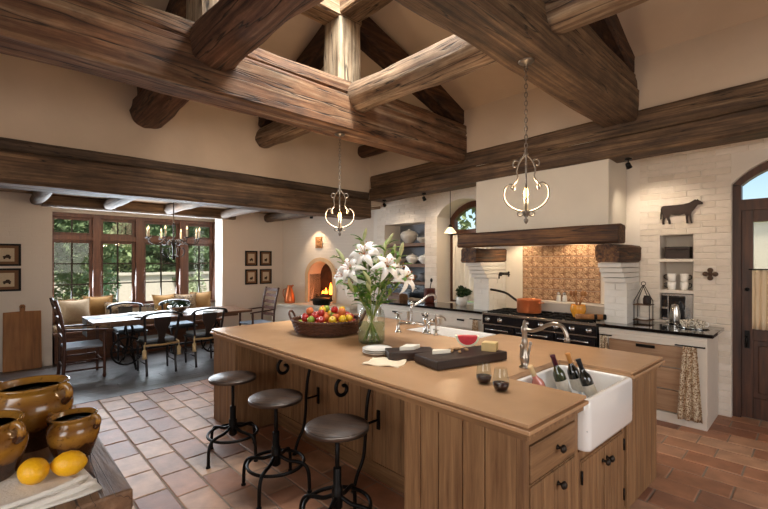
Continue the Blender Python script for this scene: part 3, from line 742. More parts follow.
tree(-22.0, -2.2, 6.5, 2.6, 0, 'mid green tree behind the garden wall at far left', seed=5, n=9000, size=.15)
tree(-25.0, 9.8, 7.0, 3.0, 0, 'tall green tree far off at the right of the garden', seed=6, n=9000, size=.17)
tree(-27.0, 4.0, 8.0, 3.4, 1, 'tall dark tree at the back of the garden', seed=7, size=.2, n=10000)
tree(-26.0, -6.0, 8.0, 3.4, 1, 'broad dark tree at the back left of the garden', seed=8, size=.2, n=10000)
tree(-27.0, 14.0, 8.0, 3.6, 2, 'pale broad tree at the far right of the garden', seed=9, size=.2, n=10000)
R_h = random.Random(77); hv = []; hf = []
for i in range(26000):
    p = Vector((R_h.uniform(-31.5, -30), R_h.uniform(-18, 26), R_h.uniform(-.3, 6.2 + 1.3 * noise.noise(Vector((i % 97, 0, 0))))))
    p.z = min(p.z, 5.2 + 1.6 * noise.noise(Vector((p.y * .35, 3, 0))))
    a = Vector((R_h.gauss(0, .5), R_h.gauss(0, 1), R_h.gauss(0, 1))).normalized(); b_ = Vector((1, 0, 0)).cross(a).normalized(); z_ = R_h.uniform(.2, .4)
    k = len(hv); hv += [p - a * z_, p + b_ * z_ * .5, p + a * z_, p - b_ * z_ * .5]; hf.append((k, k + 1, k + 2, k + 3))
hg = thing('boundary_hedge', 'tall leafy hedge closing the far end of the garden', 'hedge', (-30.8, 4, -.3))
part('foliage', M().add(hv, hf), gm[0], hg, True, kind='stuff')
part('woody_core', M().box(-31.2, -30.6, -18, 26, -.3, 3.2), gm[1], hg, True)
tree(-10.3, 0.95, 1.25, .42, 0, 'round green shrub just under the left of the bay window', 900, .06, False, 10)
tree(-10.2, 1.75, 1.2, .38, 1, 'dark green shrub under the second casement', 900, .06, False, 11)
tree(-17.9, 6.1, 1.5, .55, 2, 'pale shrub in front of the garden wall', 900, .08, False, 12)
tree(-20.2, -4.5, 3.2, 2.0, 0, 'dense hedge shrub behind the wall at far left', 6000, .13, False, 40)
tree(-20.2, -1.0, 3.0, 2.0, 2, 'pale hedge shrub behind the wall, second from left', 6000, .13, False, 41)
tree(-20.2, 2.5, 3.2, 2.0, 0, 'dense hedge shrub behind the wall in the middle', 6000, .13, False, 42)
tree(-20.2, 6.0, 3.0, 2.0, 1, 'dark hedge shrub behind the wall right of the middle', 6000, .13, False, 43)
tree(-20.2, 9.6, 3.4, 2.1, 2, 'pale hedge shrub behind the wall toward the right', 6000, .13, False, 44)
tree(-20.2, 13.2, 3.4, 2.1, 0, 'dense hedge shrub behind the wall at far right', 6000, .13, False, 45)
tree(-5.9, 8.9, 4.2, 1.5, 0, 'green tree outside the small arched window', 1500, .12, True, 13)

# ------------------------------------------------------------------ kitchen island
ZT = 0.92
def notched(ix):   # worktop outline inset by ix, with notches for the two sinks
    X0, X1, Ya, Yb = -4.25 + ix, -0.775 - ix, 1.64 + ix, 3.54 - ix
    return X0, X1, Ya, Yb
def top_slab(ix, z0, z1):
    X0, X1, Ya, Yb = notched(ix); m = M()
    pts = [(X0 + .05, Ya), (X1, Ya), (X1, 2.232 - ix * .3), (-1.245, 2.232 - ix * .3), (-1.245, 2.905 + ix * .3), (X1, 2.905 + ix * .3), (X1, Yb), (-2.10, Yb), (-2.10, 3.06), (-2.92, 3.06), (-2.92, Yb), (X0 + .05, Yb), (X0, Yb - .05), (X0, Ya + .05)]
    xs = sorted({p[0] for p in pts}); return m.prism(pts, 'z', z0, z1)
wt = thing('island_worktop', 'tan island worktop with stepped edge and corner sink cutout', 'worktop', (-2.5, 2.5, 0.84))
part('slab', top_slab(0.010, 0.905, ZT), worktop, wt, True, 0.003)
part('reveal', top_slab(0.028, 0.895, 0.905), worktop, wt, True)
part('edge_moulding', top_slab(0.0, 0.878, 0.896), worktop, wt, True, 0.003)
part('apron', top_slab(0.024, 0.842, 0.878), oak_x, wt, True)
def boards_front(parent, x0, x1, y, z0, z1, edges=None, t=.012):
    if not edges:
        n = max(1, round((x1 - x0) / .14)); edges = [x0 + (x1 - x0) * i / n for i in range(n + 1)]
    for a, b_ in zip(edges[:-1], edges[1:]): part('board', M().box(a + .003, b_ - .003, y - t, y, z0, z1), oak_z, parent, True, .003)
def boards_side(parent, y0, y1, x, z0, z1, n, t=.012):
    for i in range(n):
        a, b_ = y0 + (y1 - y0) * i / n, y0 + (y1 - y0) * (i + 1) / n
        part('board', M().box(x, x + t, a + .003, b_ - .003, z0, z1), oak_z, parent, True, .003)
def knob(parent, x, y, z, d=(1, 0, 0), mt=None, s=1.0):
    m = M().lathe([(.010, 0), (.006, .006), (.006, .014), (.015, .020), (.017, .027), (.010, .034), (0, .036)], 14)
    m.xf(Matrix.Translation((x, y, z)) @ Vector(d).to_track_quat('Z', 'Y').to_matrix().to_4x4() @ Matrix.Scale(s, 4))
    return part('knob', m, mt or iron2, parent, True)
HI = 0.842
c = thing('island_drawer_cabinet', 'oak island cabinet at the near corner with drawer and plank front', 'cabinet', (-1.2, 1.87, 0))
part('body', M().box(-1.55, -0.845, 1.705, 2.228, 0.0, HI), oak_z, c, True)
boards_front(c, -1.55, -.83, 1.705, 0.0, HI, [-1.55, -1.428, -1.305, -1.154, -1.027, -.862])
part('corner_post', M().box(-.862, -.828, 1.688, 1.735, 0, HI), oak_z, c, True, .003)
part('stile', M().box(-.845, -.828, 2.19, 2.226, 0, HI), oak_z, c, True, .002)
part('rail', M().box(-.845, -.830, 1.735, 2.19, 0.795, HI), oak_y, c, True)
dr = part('drawer', M().box(-.845, -.824, 1.742, 2.183, 0.625, 0.788), oak_y, c, True, .003); knob(dr, -.824, 1.99, 0.715, s=1.2)
do = part('door', M().box(-.845, -.832, 1.742, 2.183, 0.06, 0.612), oak_z, c, True, .002)
for i in range(4): part('board', M().box(-.833, -.823, 1.744 + i * .11, 1.850 + i * .11, .065, .607), oak_z, do, True, .003)
knob(do, -.823, 1.995, 0.54, s=1.2)
c = thing('island_sink_cabinet', 'oak island cabinet with paired doors under the white sink', 'cabinet', (-1.1, 2.53, 0))
part('body', M().box(-1.55, -0.845, 2.23, 2.904, 0.0, 0.612), oak_z, c, True)
part('body_back', M().box(-1.55, -1.25, 2.23, 2.904, 0.612, HI), oak_z, c, True)
part('stile', M().box(-.845, -.830, 2.232, 2.262, 0, .612), oak_z, c, True, .002)
part('stile', M().box(-.845, -.830, 2.872, 2.902, 0, .612), oak_z, c, True, .002)
for y0, y1, ky, hy in ((2.266, 2.565, 2.54, 2.264), (2.570, 2.868, 2.60, 2.870)):
    d = part('door', M().box(-.845, -.832, y0, y1, .06, .55), oak_z, c, True, .002)
    n = 3
    for i in range(n): part('board', M().box(-.834, -.824, y0 + .004 + (y1 - y0 - .004) * i / n, y0 + (y1 - y0 - .004) * (i + 1) / n, .065, .545), oak_z, d, True, .003)
    knob(d, -.824, ky, .475, s=1.2)
    for hz in (.16, .47): part('hinge', M().tube([(-.822, hy, hz - .035), (-.822, hy, hz + .035)], .006), iron, d, True)
c = thing('island_end_cabinet', 'plain oak panel end of the island nearest the range', 'cabinet', (-1.1, 3.14, 0))
part('body', M().box(-1.55, -0.827, 2.906, 3.50, 0.07, HI), oak_z, c, True)
part('plinth', M().box(-1.50, -0.86, 2.906, 3.46, 0.0, 0.07), oak_y, c, True)
boards_side(c, 2.906, 3.50, -.827, 0.05, HI, 4, .012)
c = thing('island_seating_base', 'oak plank back panel of the island knee space', 'cabinet', (-2.6, 2.5, 0))
part('body', M().box(-3.70, -1.555, 2.112, 3.05, 0.0, HI), oak_z, c, True)
part('body_back', M().box(-3.70, -2.93, 3.05, 3.46, 0.0, HI), oak_z, c, True)
part('body_back', M().box(-2.09, -1.555, 3.05, 3.46, 0.0, HI), oak_z, c, True)
part('sink_front', M().box(-2.93, -2.09, 3.05, 3.46, 0.0, .62), oak_z, c, True)
boards_front(c, -3.70, -1.56, 2.112, 0.11, HI)
part('plinth', M().box(-3.70, -1.556, 2.088, 2.112, 0.0, 0.115), oak_x, c, True, .003)
c = thing('island_leg_block', 'square oak end block of the island by the dining area', 'cabinet', (-3.98, 2.5, 0))
part('body', M().box(-4.215, -3.71, 1.70, 3.46, 0.0, HI), oak_z, c, True)
boards_front(c, -4.17, -3.71, 1.70, 0, HI, [-4.225, -4.05, -3.88, -3.71])
boards_side(c, 1.70, 2.085, -3.71, 0.0, HI, 3, .006)
# farmhouse sinks
def rrect(x0, x1, y0, y1, r, n=6):
    o = []
    for cx_, cy_, a0 in ((x1 - r, y0 + r, -90), (x1 - r, y1 - r, 0), (x0 + r, y1 - r, 90), (x0 + r, y0 + r, 180)): o += arc(cx_, cy_, r, a0, a0 + 90, n)
    return o
def sink(name, label, x0, x1, y0, y1, z0, z1, w=.034, dep=.20):
    rings = [(.012, .03, z0), (.003, .034, z0 + .006), (0, .036, z0 + .02), (0, .036, z1 - .014), (.004, .036, z1 - .004), (.012, .034, z1), (w - .008, .030, z1), (w - .001, .03, z1 - .005), (w, .032, z1 - .016), (w + .004, .036, z1 - dep + .03), (w + .03, .04, z1 - dep)]
    v = []; f = []; R_ = [rrect(x0 + i_, x1 - i_, y0 + i_, y1 - i_, r_) for i_, r_, z_ in rings]; n = len(R_[0])
    for pts, (i_, r_, z_) in zip(R_, rings): v += [(p[0], p[1], z_) for p in pts]
    for k in range(len(rings) - 1):
        for q_ in range(n): f.append((k * n + q_, k * n + (q_ + 1) % n, (k + 1) * n + (q_ + 1) % n, (k + 1) * n + q_))
    f.append(tuple(range(n - 1, -1, -1))); f.append(tuple((len(rings) - 1) * n + q_ for q_ in range(n)))
    t_ = thing(name, label, 'sink', ((x0 + x1) / 2, (y0 + y1) / 2, z0))
    part('basin', M().add(v, f, True), ceramic, t_, True)
    part('drain', M().lathe([(.0, 0), (.035, 0), (.035, .004), (.02, .005), (0, .003)], 16, ((x0 + x1) / 2, (y0 + y1) / 2, z1 - dep)), steel, t_, True)
    return t_
sink('farmhouse_sink', 'white fireclay apron sink in the near end of the island', -1.24, -0.775, 2.238, 2.898, .618, .893)
sink('farmhouse_sink', 'white prep sink on the far side of the island by the bridge faucet', -2.91, -2.11, 3.07, 3.52, .63, .915)
for o_ in list(bpy.data.objects):
    rt_ = o_
    while rt_.parent: rt_ = rt_.parent
    if o_.type == 'MESH' and rt_.name.startswith(('island_', 'farmhouse_sink')):
        off_ = o_.parent.location.x if False else 0
        for v_ in o_.data.vertices: v_.co.x -= .034 * (3.46 - v_.co.y)
# gooseneck faucet
f = thing('sink_faucet', 'brushed nickel swan-neck faucet beside the apron sink', 'faucet', (-1.32, 2.52, ZT))
part('base', M().lathe([(.034, 0), (.034, .012), (.022, .02), (.028, .045), (.030, .075), (.020, .10), (.016, .14), (.022, .155), (.018, .175), (.015, .22), (.021, .235), (.021, .262), (.012, .275), (.010, .30), (.0, .312)], 18), pewter, f)
part('spout', M().tube(spline([(0, 0, .25), (.05, 0, .245), (.10, 0, .262), (.15, 0, .292), (.20, 0, .305), (.245, 0, .292), (.268, 0, .25), (.272, 0, .222)], 6), .0125, 10).lathe([(.017, 0), (.017, .02), (.013, .024)], 12, (.272, 0, .205)), pewter, f)
for s_ in (-1, 1):
    part('lever', M().tube(spline([(0, s_ * .02, .07), (0, s_ * .05, .075), (.005, s_ * .055, .11), (.01, s_ * .06, .145)], 5), .008, 8).ell((.01, s_ * .06, .15), (.011, .011, .014)), pewter, f)
# bridge faucet
f = thing('bridge_faucet', 'tall polished bridge faucet behind the glass vase', 'faucet', (-2.70, 2.95, ZT), 0.55); f.scale = (1.2, 1.2, 1.2)
for s_ in (-1, 1):
    part('pillar', M().lathe([(.026, 0), (.026, .01), (.014, .02), (.012, .09), (.018, .10), (.018, .13), (.01, .135), (.008, .15)], 14, (s_ * .11, 0, 0)), steel, f)
    part('cross_handle', M().tube([(s_ * .11 - .032, 0, .155), (s_ * .11 + .032, 0, .155)], .006, 8).tube([(s_ * .11, -.032, .155), (s_ * .11, .032, .155)], .006, 8).ell((s_ * .11, 0, .158), (.011, .011, .012)), steel, f)
part('bridge', M().tube([(-.11, 0, .075), (.11, 0, .075)], .012, 10), steel, f)
part('spout', M().tube(spline([(0, 0, .075), (0, 0, .15), (0, 0, .215), (.02, .02, .225), (.07, .06, .255), (.12, .11, .295), (.155, .14, .30), (.17, .155, .275), (.172, .157, .235)], 5), .011, 10).ell((0, 0, .235), (.016, .016, .022)), steel, f)
f = thing('side_spray', 'short polished side spray beside the bridge faucet', 'faucet', (-2.545, 3.02, ZT))
part('body', M().lathe([(.024, 0), (.024, .008), (.012, .014), (.012, .07), (.017, .085), (.012, .12)], 14), steel, f)
part('spray_head', M().tube([(0, 0, .115), (.02, .01, .135), (.05, .025, .125)], [.012, .014, .018], 10), steel, f)
f = thing('filter_tap', 'slim nickel tap at the corner of the prep sink', 'faucet', (-2.47, 3.03, ZT))
part('body', M().lathe([(.026, 0), (.026, .008), (.013, .016), (.010, .11), (.013, .12), (.010, .17), (.013, .18), (.0, .20)], 14), pewter, f)
part('spout', M().tube(spline([(0, 0, .15), (.02, .04, .165), (.03, .08, .16), (.034, .1, .13)], 5), .008, 8), pewter, f)
part('handle', M().tube([(-.03, 0, .05), (.03, 0, .05)], .006, 8), pewter, f)

# ------------------------------------------------------------------ stools and brackets
st = thing('bar_stool', 'round adjustable iron stool farthest from the camera, by the oak end block', 'stool', (-3.37, 1.487, 0), 0.35, 'round iron stools along the island')
part('seat', M().lathe([(0, .618), (.176, .618), (.180, .622), (.180, .638), (.176, .642), (.0, .642)], 40), seat_wood, st)
part('seat_band', M().lathe([(.176, .614), (.186, .615), (.187, .632), (.186, .636), (.180, .637)], 40), plain('seat_steel', '#6a625c', .35, .9), st)
part('seat_plate', M().lathe([(.05, .598), (.10, .614), (0, .617)], 20), iron, st)
part('screw_post', M().tube([(0, 0, .30), (0, 0, .595)], .0135, 12), iron, st)
part('hub', M().lathe([(.020, .16), (.032, .17), (.032, .29), (.024, .295), (.024, .395), (.017, .40), (0, .40)], 18), iron, st)
for k in range(4):
    a = k * PI / 2; R_ = Matrix.Rotation(a, 4, 'Z')
    lg = part('leg', M().tube(spline([(.02, 0, .235), (.09, 0, .205), (.16, 0, .20), (.215, 0, .185), (.243, 0, .13), (.250, 0, .012)], 5), .0125, 10).xf(R_), iron, st)
    part('foot_pad', M().lathe([(.016, 0), (.018, .004), (.015, .014), (0, .015)], 12, (.250, 0, 0)).xf(R_), iron, lg)
part('foot_ring', M().tube([(.195 * math.cos(2 * PI * i / 40), .195 * math.sin(2 * PI * i / 40), .182) for i in range(40)], .0115, 8, closed=True), iron, st)
st.scale = (1, 1, 1.02)
dup(st, (-2.66, 1.487, 0), 0.62, 'middle one of the three round iron stools at the island')
dup(st, (-1.95, 1.487, 0), 0.45, 'round iron stool nearest the camera in front of the scroll bracket')
ib = thing('scroll_bracket', 'black iron scroll bracket between the two farther stools', 'bracket', (-3.02, 1.8, 0), 0, 'iron brackets under the island overhang')
pts = [(0, .06, .012), (0, .09, .10), (0, .145, .20), (0, .165, .32), (0, .175, .50), (0, .19, .62), (0, .22, .72), (0, .22, .79), (0, .14, .824), (0, .04, .816)]
sp = [(0, -.035 + r_ * math.sin(t_), .742 + r_ * math.cos(t_)) for r_, t_ in ((.078 - .0105 * i * .55, .35 - i * .62) for i in range(12))]
part('rod', M().tube(spline(pts + sp, 4), .0125, 10), iron, ib)
part('wall_stay', M().tube([(0, .17, .44), (0, .30, .44)], .009, 8).box(-.014, .014, .288, .300, .37, .51), iron, ib)
part('foot_pad', M().lathe([(.018, 0), (.018, .01), (0, .016)], 12, (0, .06, 0)), iron, ib)
dup(ib, (-2.25, 1.8, 0), 0, 'black iron scroll bracket behind the nearest stool')

# ------------------------------------------------------------------ on the island
# basket
bk = thing('fruit_basket', 'large dark round wicker basket heaped with fruit', 'basket', (-3.30, 2.40, ZT), 0.75)
part('bottom', M().lathe([(0, .004), (.27, .004), (.29, .016), (0, .016)], 40), plain('wicker_dark', '#4a2c1d', 0.7, var=0.5, scale=50, bump=.5), bk)
wick = plain('wicker', '#5b3520', 0.6, var=0.5, scale=40)
for lay in range(8):
    rr = .285 + .045 * (lay / 7) ** .7; zz = .014 + lay * .0135; ph = PI if lay % 2 else 0; n = 96
    part('wicker_strand', M().tube([((rr + .007 * math.sin(24 * 2 * PI * i / n + ph)) * math.cos(2 * PI * i / n), (rr + .007 * math.sin(24 * 2 * PI * i / n + ph)) * math.sin(2 * PI * i / n), zz) for i in range(n)], .0082, 6, closed=True), wick, bk)
for i in range(48):
    a = 2 * PI * i / 48; part('stake', M().tube([(.285 * math.cos(a), .285 * math.sin(a), .01), (.312 * math.cos(a), .312 * math.sin(a), .06), (.332 * math.cos(a), .332 * math.sin(a), .125)], .005, 5), wick, bk)
n = 120
for k in range(2):
    part('rim_braid', M().tube([((.333 + .008 * math.cos(30 * 2 * PI * i / n + k * PI)) * math.cos(2 * PI * i / n), (.333 + .008 * math.cos(30 * 2 * PI * i / n + k * PI)) * math.sin(2 * PI * i / n), .127 + .008 * math.sin(30 * 2 * PI * i / n + k * PI)) for i in range(n)], .010, 6, closed=True), wick, bk)
for s_ in (-1, 1):
    part('handle', M().tube(spline([(s_ * .335, -.075, .125), (s_ * .36, -.065, .185), (s_ * .365, 0, .205), (s_ * .36, .065, .185), (s_ * .335, .075, .125)], 5), .011, 8), wick, bk)
fruits = [('red_apple', 'red apple heaped in the wicker basket', 'apple', plain('apple_red', '#b3231c', .3, var=.3, scale=14, coat=.4)),
          ('yellow_apple', 'yellow apple heaped in the wicker basket', 'apple', plain('apple_yellow', '#e3b92a', .3, var=.15, scale=14, coat=.4)),
          ('green_apple', 'green apple heaped in the wicker basket', 'apple', plain('apple_green', '#8fa63a', .3, var=.2, scale=14, coat=.4)),
          ('peach', 'orange pink peach heaped in the wicker basket', 'peach', plain('peach_skin', '#d9763f', .6, var=.35, scale=10))]
protos = []
apr = [(0, -.030), (.014, -.034), (.027, -.028), (.036, -.008), (.037, .008), (.031, .026), (.018, .033), (.008, .029), (0, .024)]
for nm, lb, ct, mt in fruits:
    protos.append((nm, lb, ct, M().lathe(apr, 16).mesh(nm), mt)); protos[-1][3].materials.append(mt)
stem_me = M().tube([(0, 0, .024), (.003, 0, .042)], .0022, 5).mesh('stem'); stem_me.materials.append(bark)
spots = []
for ring, cnt, zz in ((0.25, 17, .088), (.165, 11, .090), (.09, 6, .098), (0.0, 1, .108), (.22, 13, .145), (.145, 9, .158), (.06, 4, .168), (.17, 5, .205), (.07, 3, .215)):
    for i in range(cnt):
        a = 2 * PI * i / cnt + ring * 9; spots.append((ring * math.cos(a), ring * math.sin(a), zz))
for i, (fx, fy, fz) in enumerate(spots):
    k = random.choices((0, 1, 2, 3), (5, 7, 2, 3))[0]
    nm, lb, ct, me, mt = protos[k]
    o = link(nm, me, loc=(-3.30 + fx, 2.40 + fy, ZT + fz), rot=(random.uniform(-.6, .6), random.uniform(-.6, .6), random.uniform(0, 6)), scale=(random.uniform(.9, 1.02),) * 3)
    tag(o, lb, ct, 'fruit in the wicker basket')
    link('stem', stem_me, o)
# vase of lilies
VX, VY = -2.62, 2.36
va = thing('glass_vase', 'tall clear glass jar vase holding the lilies', 'vase', (VX, VY, ZT))
outp = [(.0, .0), (.098, .0), (.110, .008), (.113, .03), (.113, .23), (.104, .268), (.084, .288), (.082, .305), (.090, .32), (.094, .325)]
inn = [(.078, .308), (.066, .29), (.067, .275), (.087, .252), (.095, .22), (.095, .03), (.09, .014), (.0, .014)]
part('jar', M().lathe(outp, 36, cap=False), wineglass, va)
part('water', M().lathe([(0, .012), (.100, .012), (.108, .03), (.108, .17), (0, .17)], 36), clearglass('vase_water', '#e6efe4', .04), va)
def petal_m(L_, w, curl, twist=0):
    m = M()
    def fn(u, v):
        s_ = (v - .5) * 2; ww = w * math.sin(PI * min(1, .12 + .88 * u) ** .8) ** .8 * (1 if u < .98 else .2)
        ang = .25 + curl * u * u
        r_ = L_ * u; x = r_ * math.sin(min(ang + .45 * u, 2.4)); z = r_ * math.cos(min(ang + .45 * u, 2.4))
        return (x, s_ * ww, z - abs(s_) ** 2 * w * .25 + .006 * math.sin(u * 9) * s_)
    return m.grid(fn, 8, 4)
def blossom():
    m = M()
    for k in range(6):
        p = petal_m(.125 if k % 2 else .12, .034 if k % 2 else .026, .95 if k % 2 else 1.1)
        m.join(p.xf(Matrix.Rotation(k * PI / 3 + .1, 4, 'Z')))
    return m
bl_me = blossom().mesh('blossom'); bl_me.materials.append(petal)
sm = M()
for k in range(6):
    a = k * PI / 3; sm.tube([(0, 0, .01), (.02 * math.cos(a), .02 * math.sin(a), .06), (.034 * math.cos(a), .034 * math.sin(a), .085)], .0015, 4).ell((.035 * math.cos(a), .035 * math.sin(a), .086), (.006, .006, .003), 6, 4)
sm_me = sm.mesh('stamens'); sm_me.materials.append(stamen)
bud_me = M().lathe([(0, 0), (.007, .005), (.013, .03), (.015, .06), (.010, .095), (0, .115)], 8).mesh('bud'); bud_me.materials.append(plain('lily_bud', '#c9cf9a', .6, var=.3, scale=20))
def leaf_m(L_, w, droop):
    return M().grid(lambda u, v: (L_ * u, (v - .5) * 2 * w * math.sin(PI * (u * .94 + .03)) ** .8, L_ * (.45 * u - droop * u * u) - abs(v - .5) * w * .5), 6, 2)
lf1 = leaf_m(.15, .020, .55).mesh('leaf'); lf1.materials.append(leafg)
lf2 = leaf_m(.12, .016, .25).mesh('leaf'); lf2.materials.append(plain('leaf_bright', '#86a84a', .5, var=.3, scale=8))
stems = [(-.06, -.14, .48, 'F'), # tip offset x,y,z ; kind
    (-.16, -.16, .53, 'F'), (-.02, -.20, .60, 'F'), (.05, -.12, .72, 'F'), (.20, -.02, .62, 'F'), (.10, .16, .60, 'F'), (-.10, .05, .74, 'F'), (.24, .14, .52, 'F'), (-.20, .04, .60, 'F'),
    (.14, .04, .80, 'B'), (-.04, -.06, .84, 'B'), (.28, .05, .70, 'B'), (.05, .2, .70, 'B'), (-.26, -.08, .68, 'B'), (-.14, .2, .66, 'B'), (.16, -.16, .50, 'B'), (.02, -.24, .46, 'B')]
for i, (sx_, sy_, sz_, kd) in enumerate(stems):
    t_ = thing('white_lily' if kd == 'F' else 'lily_with_buds', 'open white lily blossom on a green stem in the glass vase' if kd == 'F' else 'closed pale lily buds on a leafy stem in the glass vase', 'flower', (VX, VY, ZT + .02), group='lilies in the vase' if kd == 'F' else 'lily buds in the vase')
    a = math.atan2(sy_, sx_); bx_, by_ = -.07 * math.cos(a), -.07 * math.sin(a)
    nx_, ny_ = .045 * math.cos(a), .045 * math.sin(a)
    path = spline([(bx_, by_, 0), ((bx_ + nx_) * .5, (by_ + ny_) * .5, .13), (nx_, ny_, .26), (sx_ * .65, sy_ * .65, .26 + (sz_ - .26) * .6), (sx_, sy_, sz_)], 5)
    part('stem', M().tube(path, .0045, 6), stemg, t_)
    d = (path[-1] - path[-3]).normalized(); 
    if kd == 'F':
        d = (d * .5 + Vector((.75, -.72, 0)) * .55 + Vector((math.cos(a), math.sin(a), 0)) * .35).normalized()
        rt = d.to_track_quat('Z', 'Y').to_euler()
        fl_ = link('blossom', bl_me, t_, loc=path[-1], rot=rt, scale=(1.1,) * 3); link('stamens', sm_me, fl_)
    else:
        for k in range(3):
            dd = (d + Vector((random.uniform(-.5, .5), random.uniform(-.5, .5), random.uniform(-.1, .3)))).normalized()
            link('bud', bud_me, t_, loc=path[-1 - k * 2], rot=dd.to_track_quat('Z', 'Y').to_euler(), scale=(random.uniform(.9, 1.2),) * 3)
    for k in range(14):
        q_ = path[11 + k] if 11 + k < len(path) else path[-1 - k % 6]
        link('leaf', lf1 if (k + i) % 2 else lf2, t_, loc=q_, rot=(random.uniform(-.3, .3), random.uniform(-.6, .1), random.uniform(0, 2 * PI)), scale=(random.uniform(.75, 1.15),) * 3)
# plates, napkin
for i in range(3):
    p = thing('side_plate', ('bottom', 'middle', 'topmost')[i] + ' white plate in the small stack beside the vase', 'plate', (-2.27, 2.10, ZT + i * .0125), group='stacked white plates')
    part('dish', M().lathe([(0, 0), (.055, 0), (.06, .004), (.088, .012), (.108, .020), (.110, .023), (.088, .017), (.06, .009), (0, .006)], 36), white, p)
nk = M(); nk.grid(lambda u, v: ((u - .5) * .25 + .02 * math.sin(v * 3), (v - .5) * .2, .006 + .004 * math.sin(u * 11 + v * 4) + .003 * math.sin(v * 13)), 20, 16)
o = part('napkin', nk.xf(Matrix.Translation((-2.04, 1.955, ZT)) @ Matrix.Rotation(.5, 4, 'Z')), plain('napkin_cloth', '#e8d9bd', .95), solid=.006); tag(o, 'folded cream napkin beside the plate stack', 'napkin')
# boards with food
def sboard(name, label, cx, cy, rz, l, w, h=.05):
    t_ = thing(name, label, 'board', (cx, cy, ZT), rz)
    part('block', M().box(-l / 2, l / 2, -w / 2, w / 2, .006, h), walnut, t_, bevel=.006)
    for sx_ in (-1, 1):
        for sy_ in (-1, 1): part('foot', M().lathe([(.012, 0), (.014, .004), (.014, .007)], 10, (sx_ * (l / 2 - .03), sy_ * (w / 2 - .03), 0)), iron, t_)
    return t_
sboard('serving_board', 'larger dark walnut serving board with melon and cheese', -1.70, 2.36, 1.32, .60, .26, .062)
sboard('serving_board', 'smaller dark walnut board with pale cheese behind', -2.02, 2.19, .95, .34, .18, .058)
ml = thing('watermelon_slice', 'pink watermelon wedge standing on the walnut board', 'melon', (-1.80, 2.57, ZT + .062), .75)
ring = [(.085 * math.cos(PI * i / 14), -.085 * math.sin(PI * i / 14) * .9) for i in range(15)]
inner = [(p[0] * .84, p[1] * .84) for p in ring]
part('rind', M().prism([(p[0], p[1] + .078) for p in ring] + [(p[0], p[1] + .078) for p in reversed(inner)], 'y', -.03, .03), plain('melon_rind', '#dfe5c8', .5), ml)
part('flesh', M().prism([(p[0], p[1] + .078) for p in inner], 'y', -.028, .028), plain('melon_flesh', '#d8414a', .35, var=.2, scale=30), ml)
ch = part('cheese_wedge', M().prism([(-.05, -.045), (.05, -.035), (.045, .05), (-.05, .04)], 'z', 0, .06), plain('cheese_yellow', '#d9bd83', .6, var=.12, scale=20), bevel=.004); ch.location = (-1.60, 2.56, ZT + .062); ch.rotation_euler = (0, 0, .3); tag(ch, 'yellow cheese block next to the watermelon wedge', 'cheese')
ch2 = part('soft_cheese', M().prism([(-.09, -.03), (.02, -.045), (.09, .0), (.0, .05)], 'z', 0, .028), plain('cheese_white', '#e9e3d4', .6), bevel=.004); ch2.location = (-2.04, 2.20, ZT + .058); ch2.rotation_euler = (0, 0, 1.2); tag(ch2, 'white soft cheese wedge on the smaller board', 'cheese')
ch3 = part('soft_cheese', M().prism([(-.07, -.022), (.07, .0), (-.05, .03)], 'z', 0, .026), plain('cheese_white2', '#efe8d6', .6), bevel=.003); ch3.location = (-1.78, 2.24, ZT + .062); ch3.rotation_euler = (0, 0, 1.0); tag(ch3, 'pointed white cheese sliver on the larger board', 'cheese')
wn_me = M().ell((0, 0, .010), (.018, .012, .010), 8, 6).mesh('walnut_piece'); wn_me.materials.append(plain('nut', '#a7835a', .7, var=.4, scale=60))
for i in range(9):
    o = link('walnut_piece', wn_me, loc=(-1.745 + random.uniform(-.05, .05), 2.36 + random.uniform(-.07, .07), ZT + .062), rot=(0, 0, random.uniform(0, 6))); tag(o, 'shelled nut scattered on the larger walnut board', 'nut', 'nuts on the board')
# wine glasses
wg = thing('wine_tumbler', 'stemless wine glass with red wine, nearer the serving board', 'glass', (-1.315, 2.04, ZT), group='stemless wine glasses')
go = [(0, 0), (.026, 0), (.036, .008), (.043, .028), (.044, .05), (.038, .085), (.032, .118)]
part('bowl', M().lathe(go + [(.0318, .119)], 28, cap=False), wineglass, wg)
part('wine', M().lathe([(0, .0045), (.025, .0045), (.034, .0105), (.041, .029), (.0418, .042), (0, .042)], 28), wine, wg)
dup(wg, (-1.175, 1.985, ZT), 0, 'stemless wine glass with red wine, nearer the worktop corner')
# bottles in the sink
def bottle(base, tip, mt, capmt, label, lab=None):
    base = Vector(base); d = (Vector(tip) - base); 
    t_ = thing('wine_bottle', label, 'bottle', base, group='wine bottles chilling in the sink'); t_.rotation_euler = d.to_track_quat('Z', 'Y').to_euler()
    part('glass_body', M().lathe([(0, .004), (.03, 0), (.037, .006), (.037, .17), (.033, .19), (.018, .215), (.0145, .235), (.0140, .24)], 20), mt, t_)
    part('capsule', M().lathe([(.0150, .232), (.0152, .285), (.0165, .287), (.0165, .298), (.014, .300), (0, .300)], 16), capmt, t_)
    if lab: part('label', M().lathe([(.0376, .04), (.0376, .135)], 20, cap=False), lab, t_)
    return t_
lab = plain('bottle_label', '#e7dfcf', .8, var=.15, scale=60)
foil_r = plain('foil_wine', '#4a1322', .4); foil_t = plain('foil_tan', '#c98a4a', .4); foil_k = plain('foil_black', '#15151a', .4); foil_p = plain('cork_pale', '#d9bb8c', .7)
bottle((-1.12, 2.70, .72), (-1.19, 2.64, 1.0), bottleg, foil_r, 'green wine bottle with a dark red capsule in the sink', lab)
bottle((-1.075, 2.80, .72), (-1.14, 2.755, 1.0), bottled, foil_t, 'dark wine bottle with a tan capsule in the sink', lab)
bottle((-.965, 2.75, .71), (-1.05, 2.71, .97), bottled, foil_k, 'black wine bottle leaning with a black capsule and white label', lab)
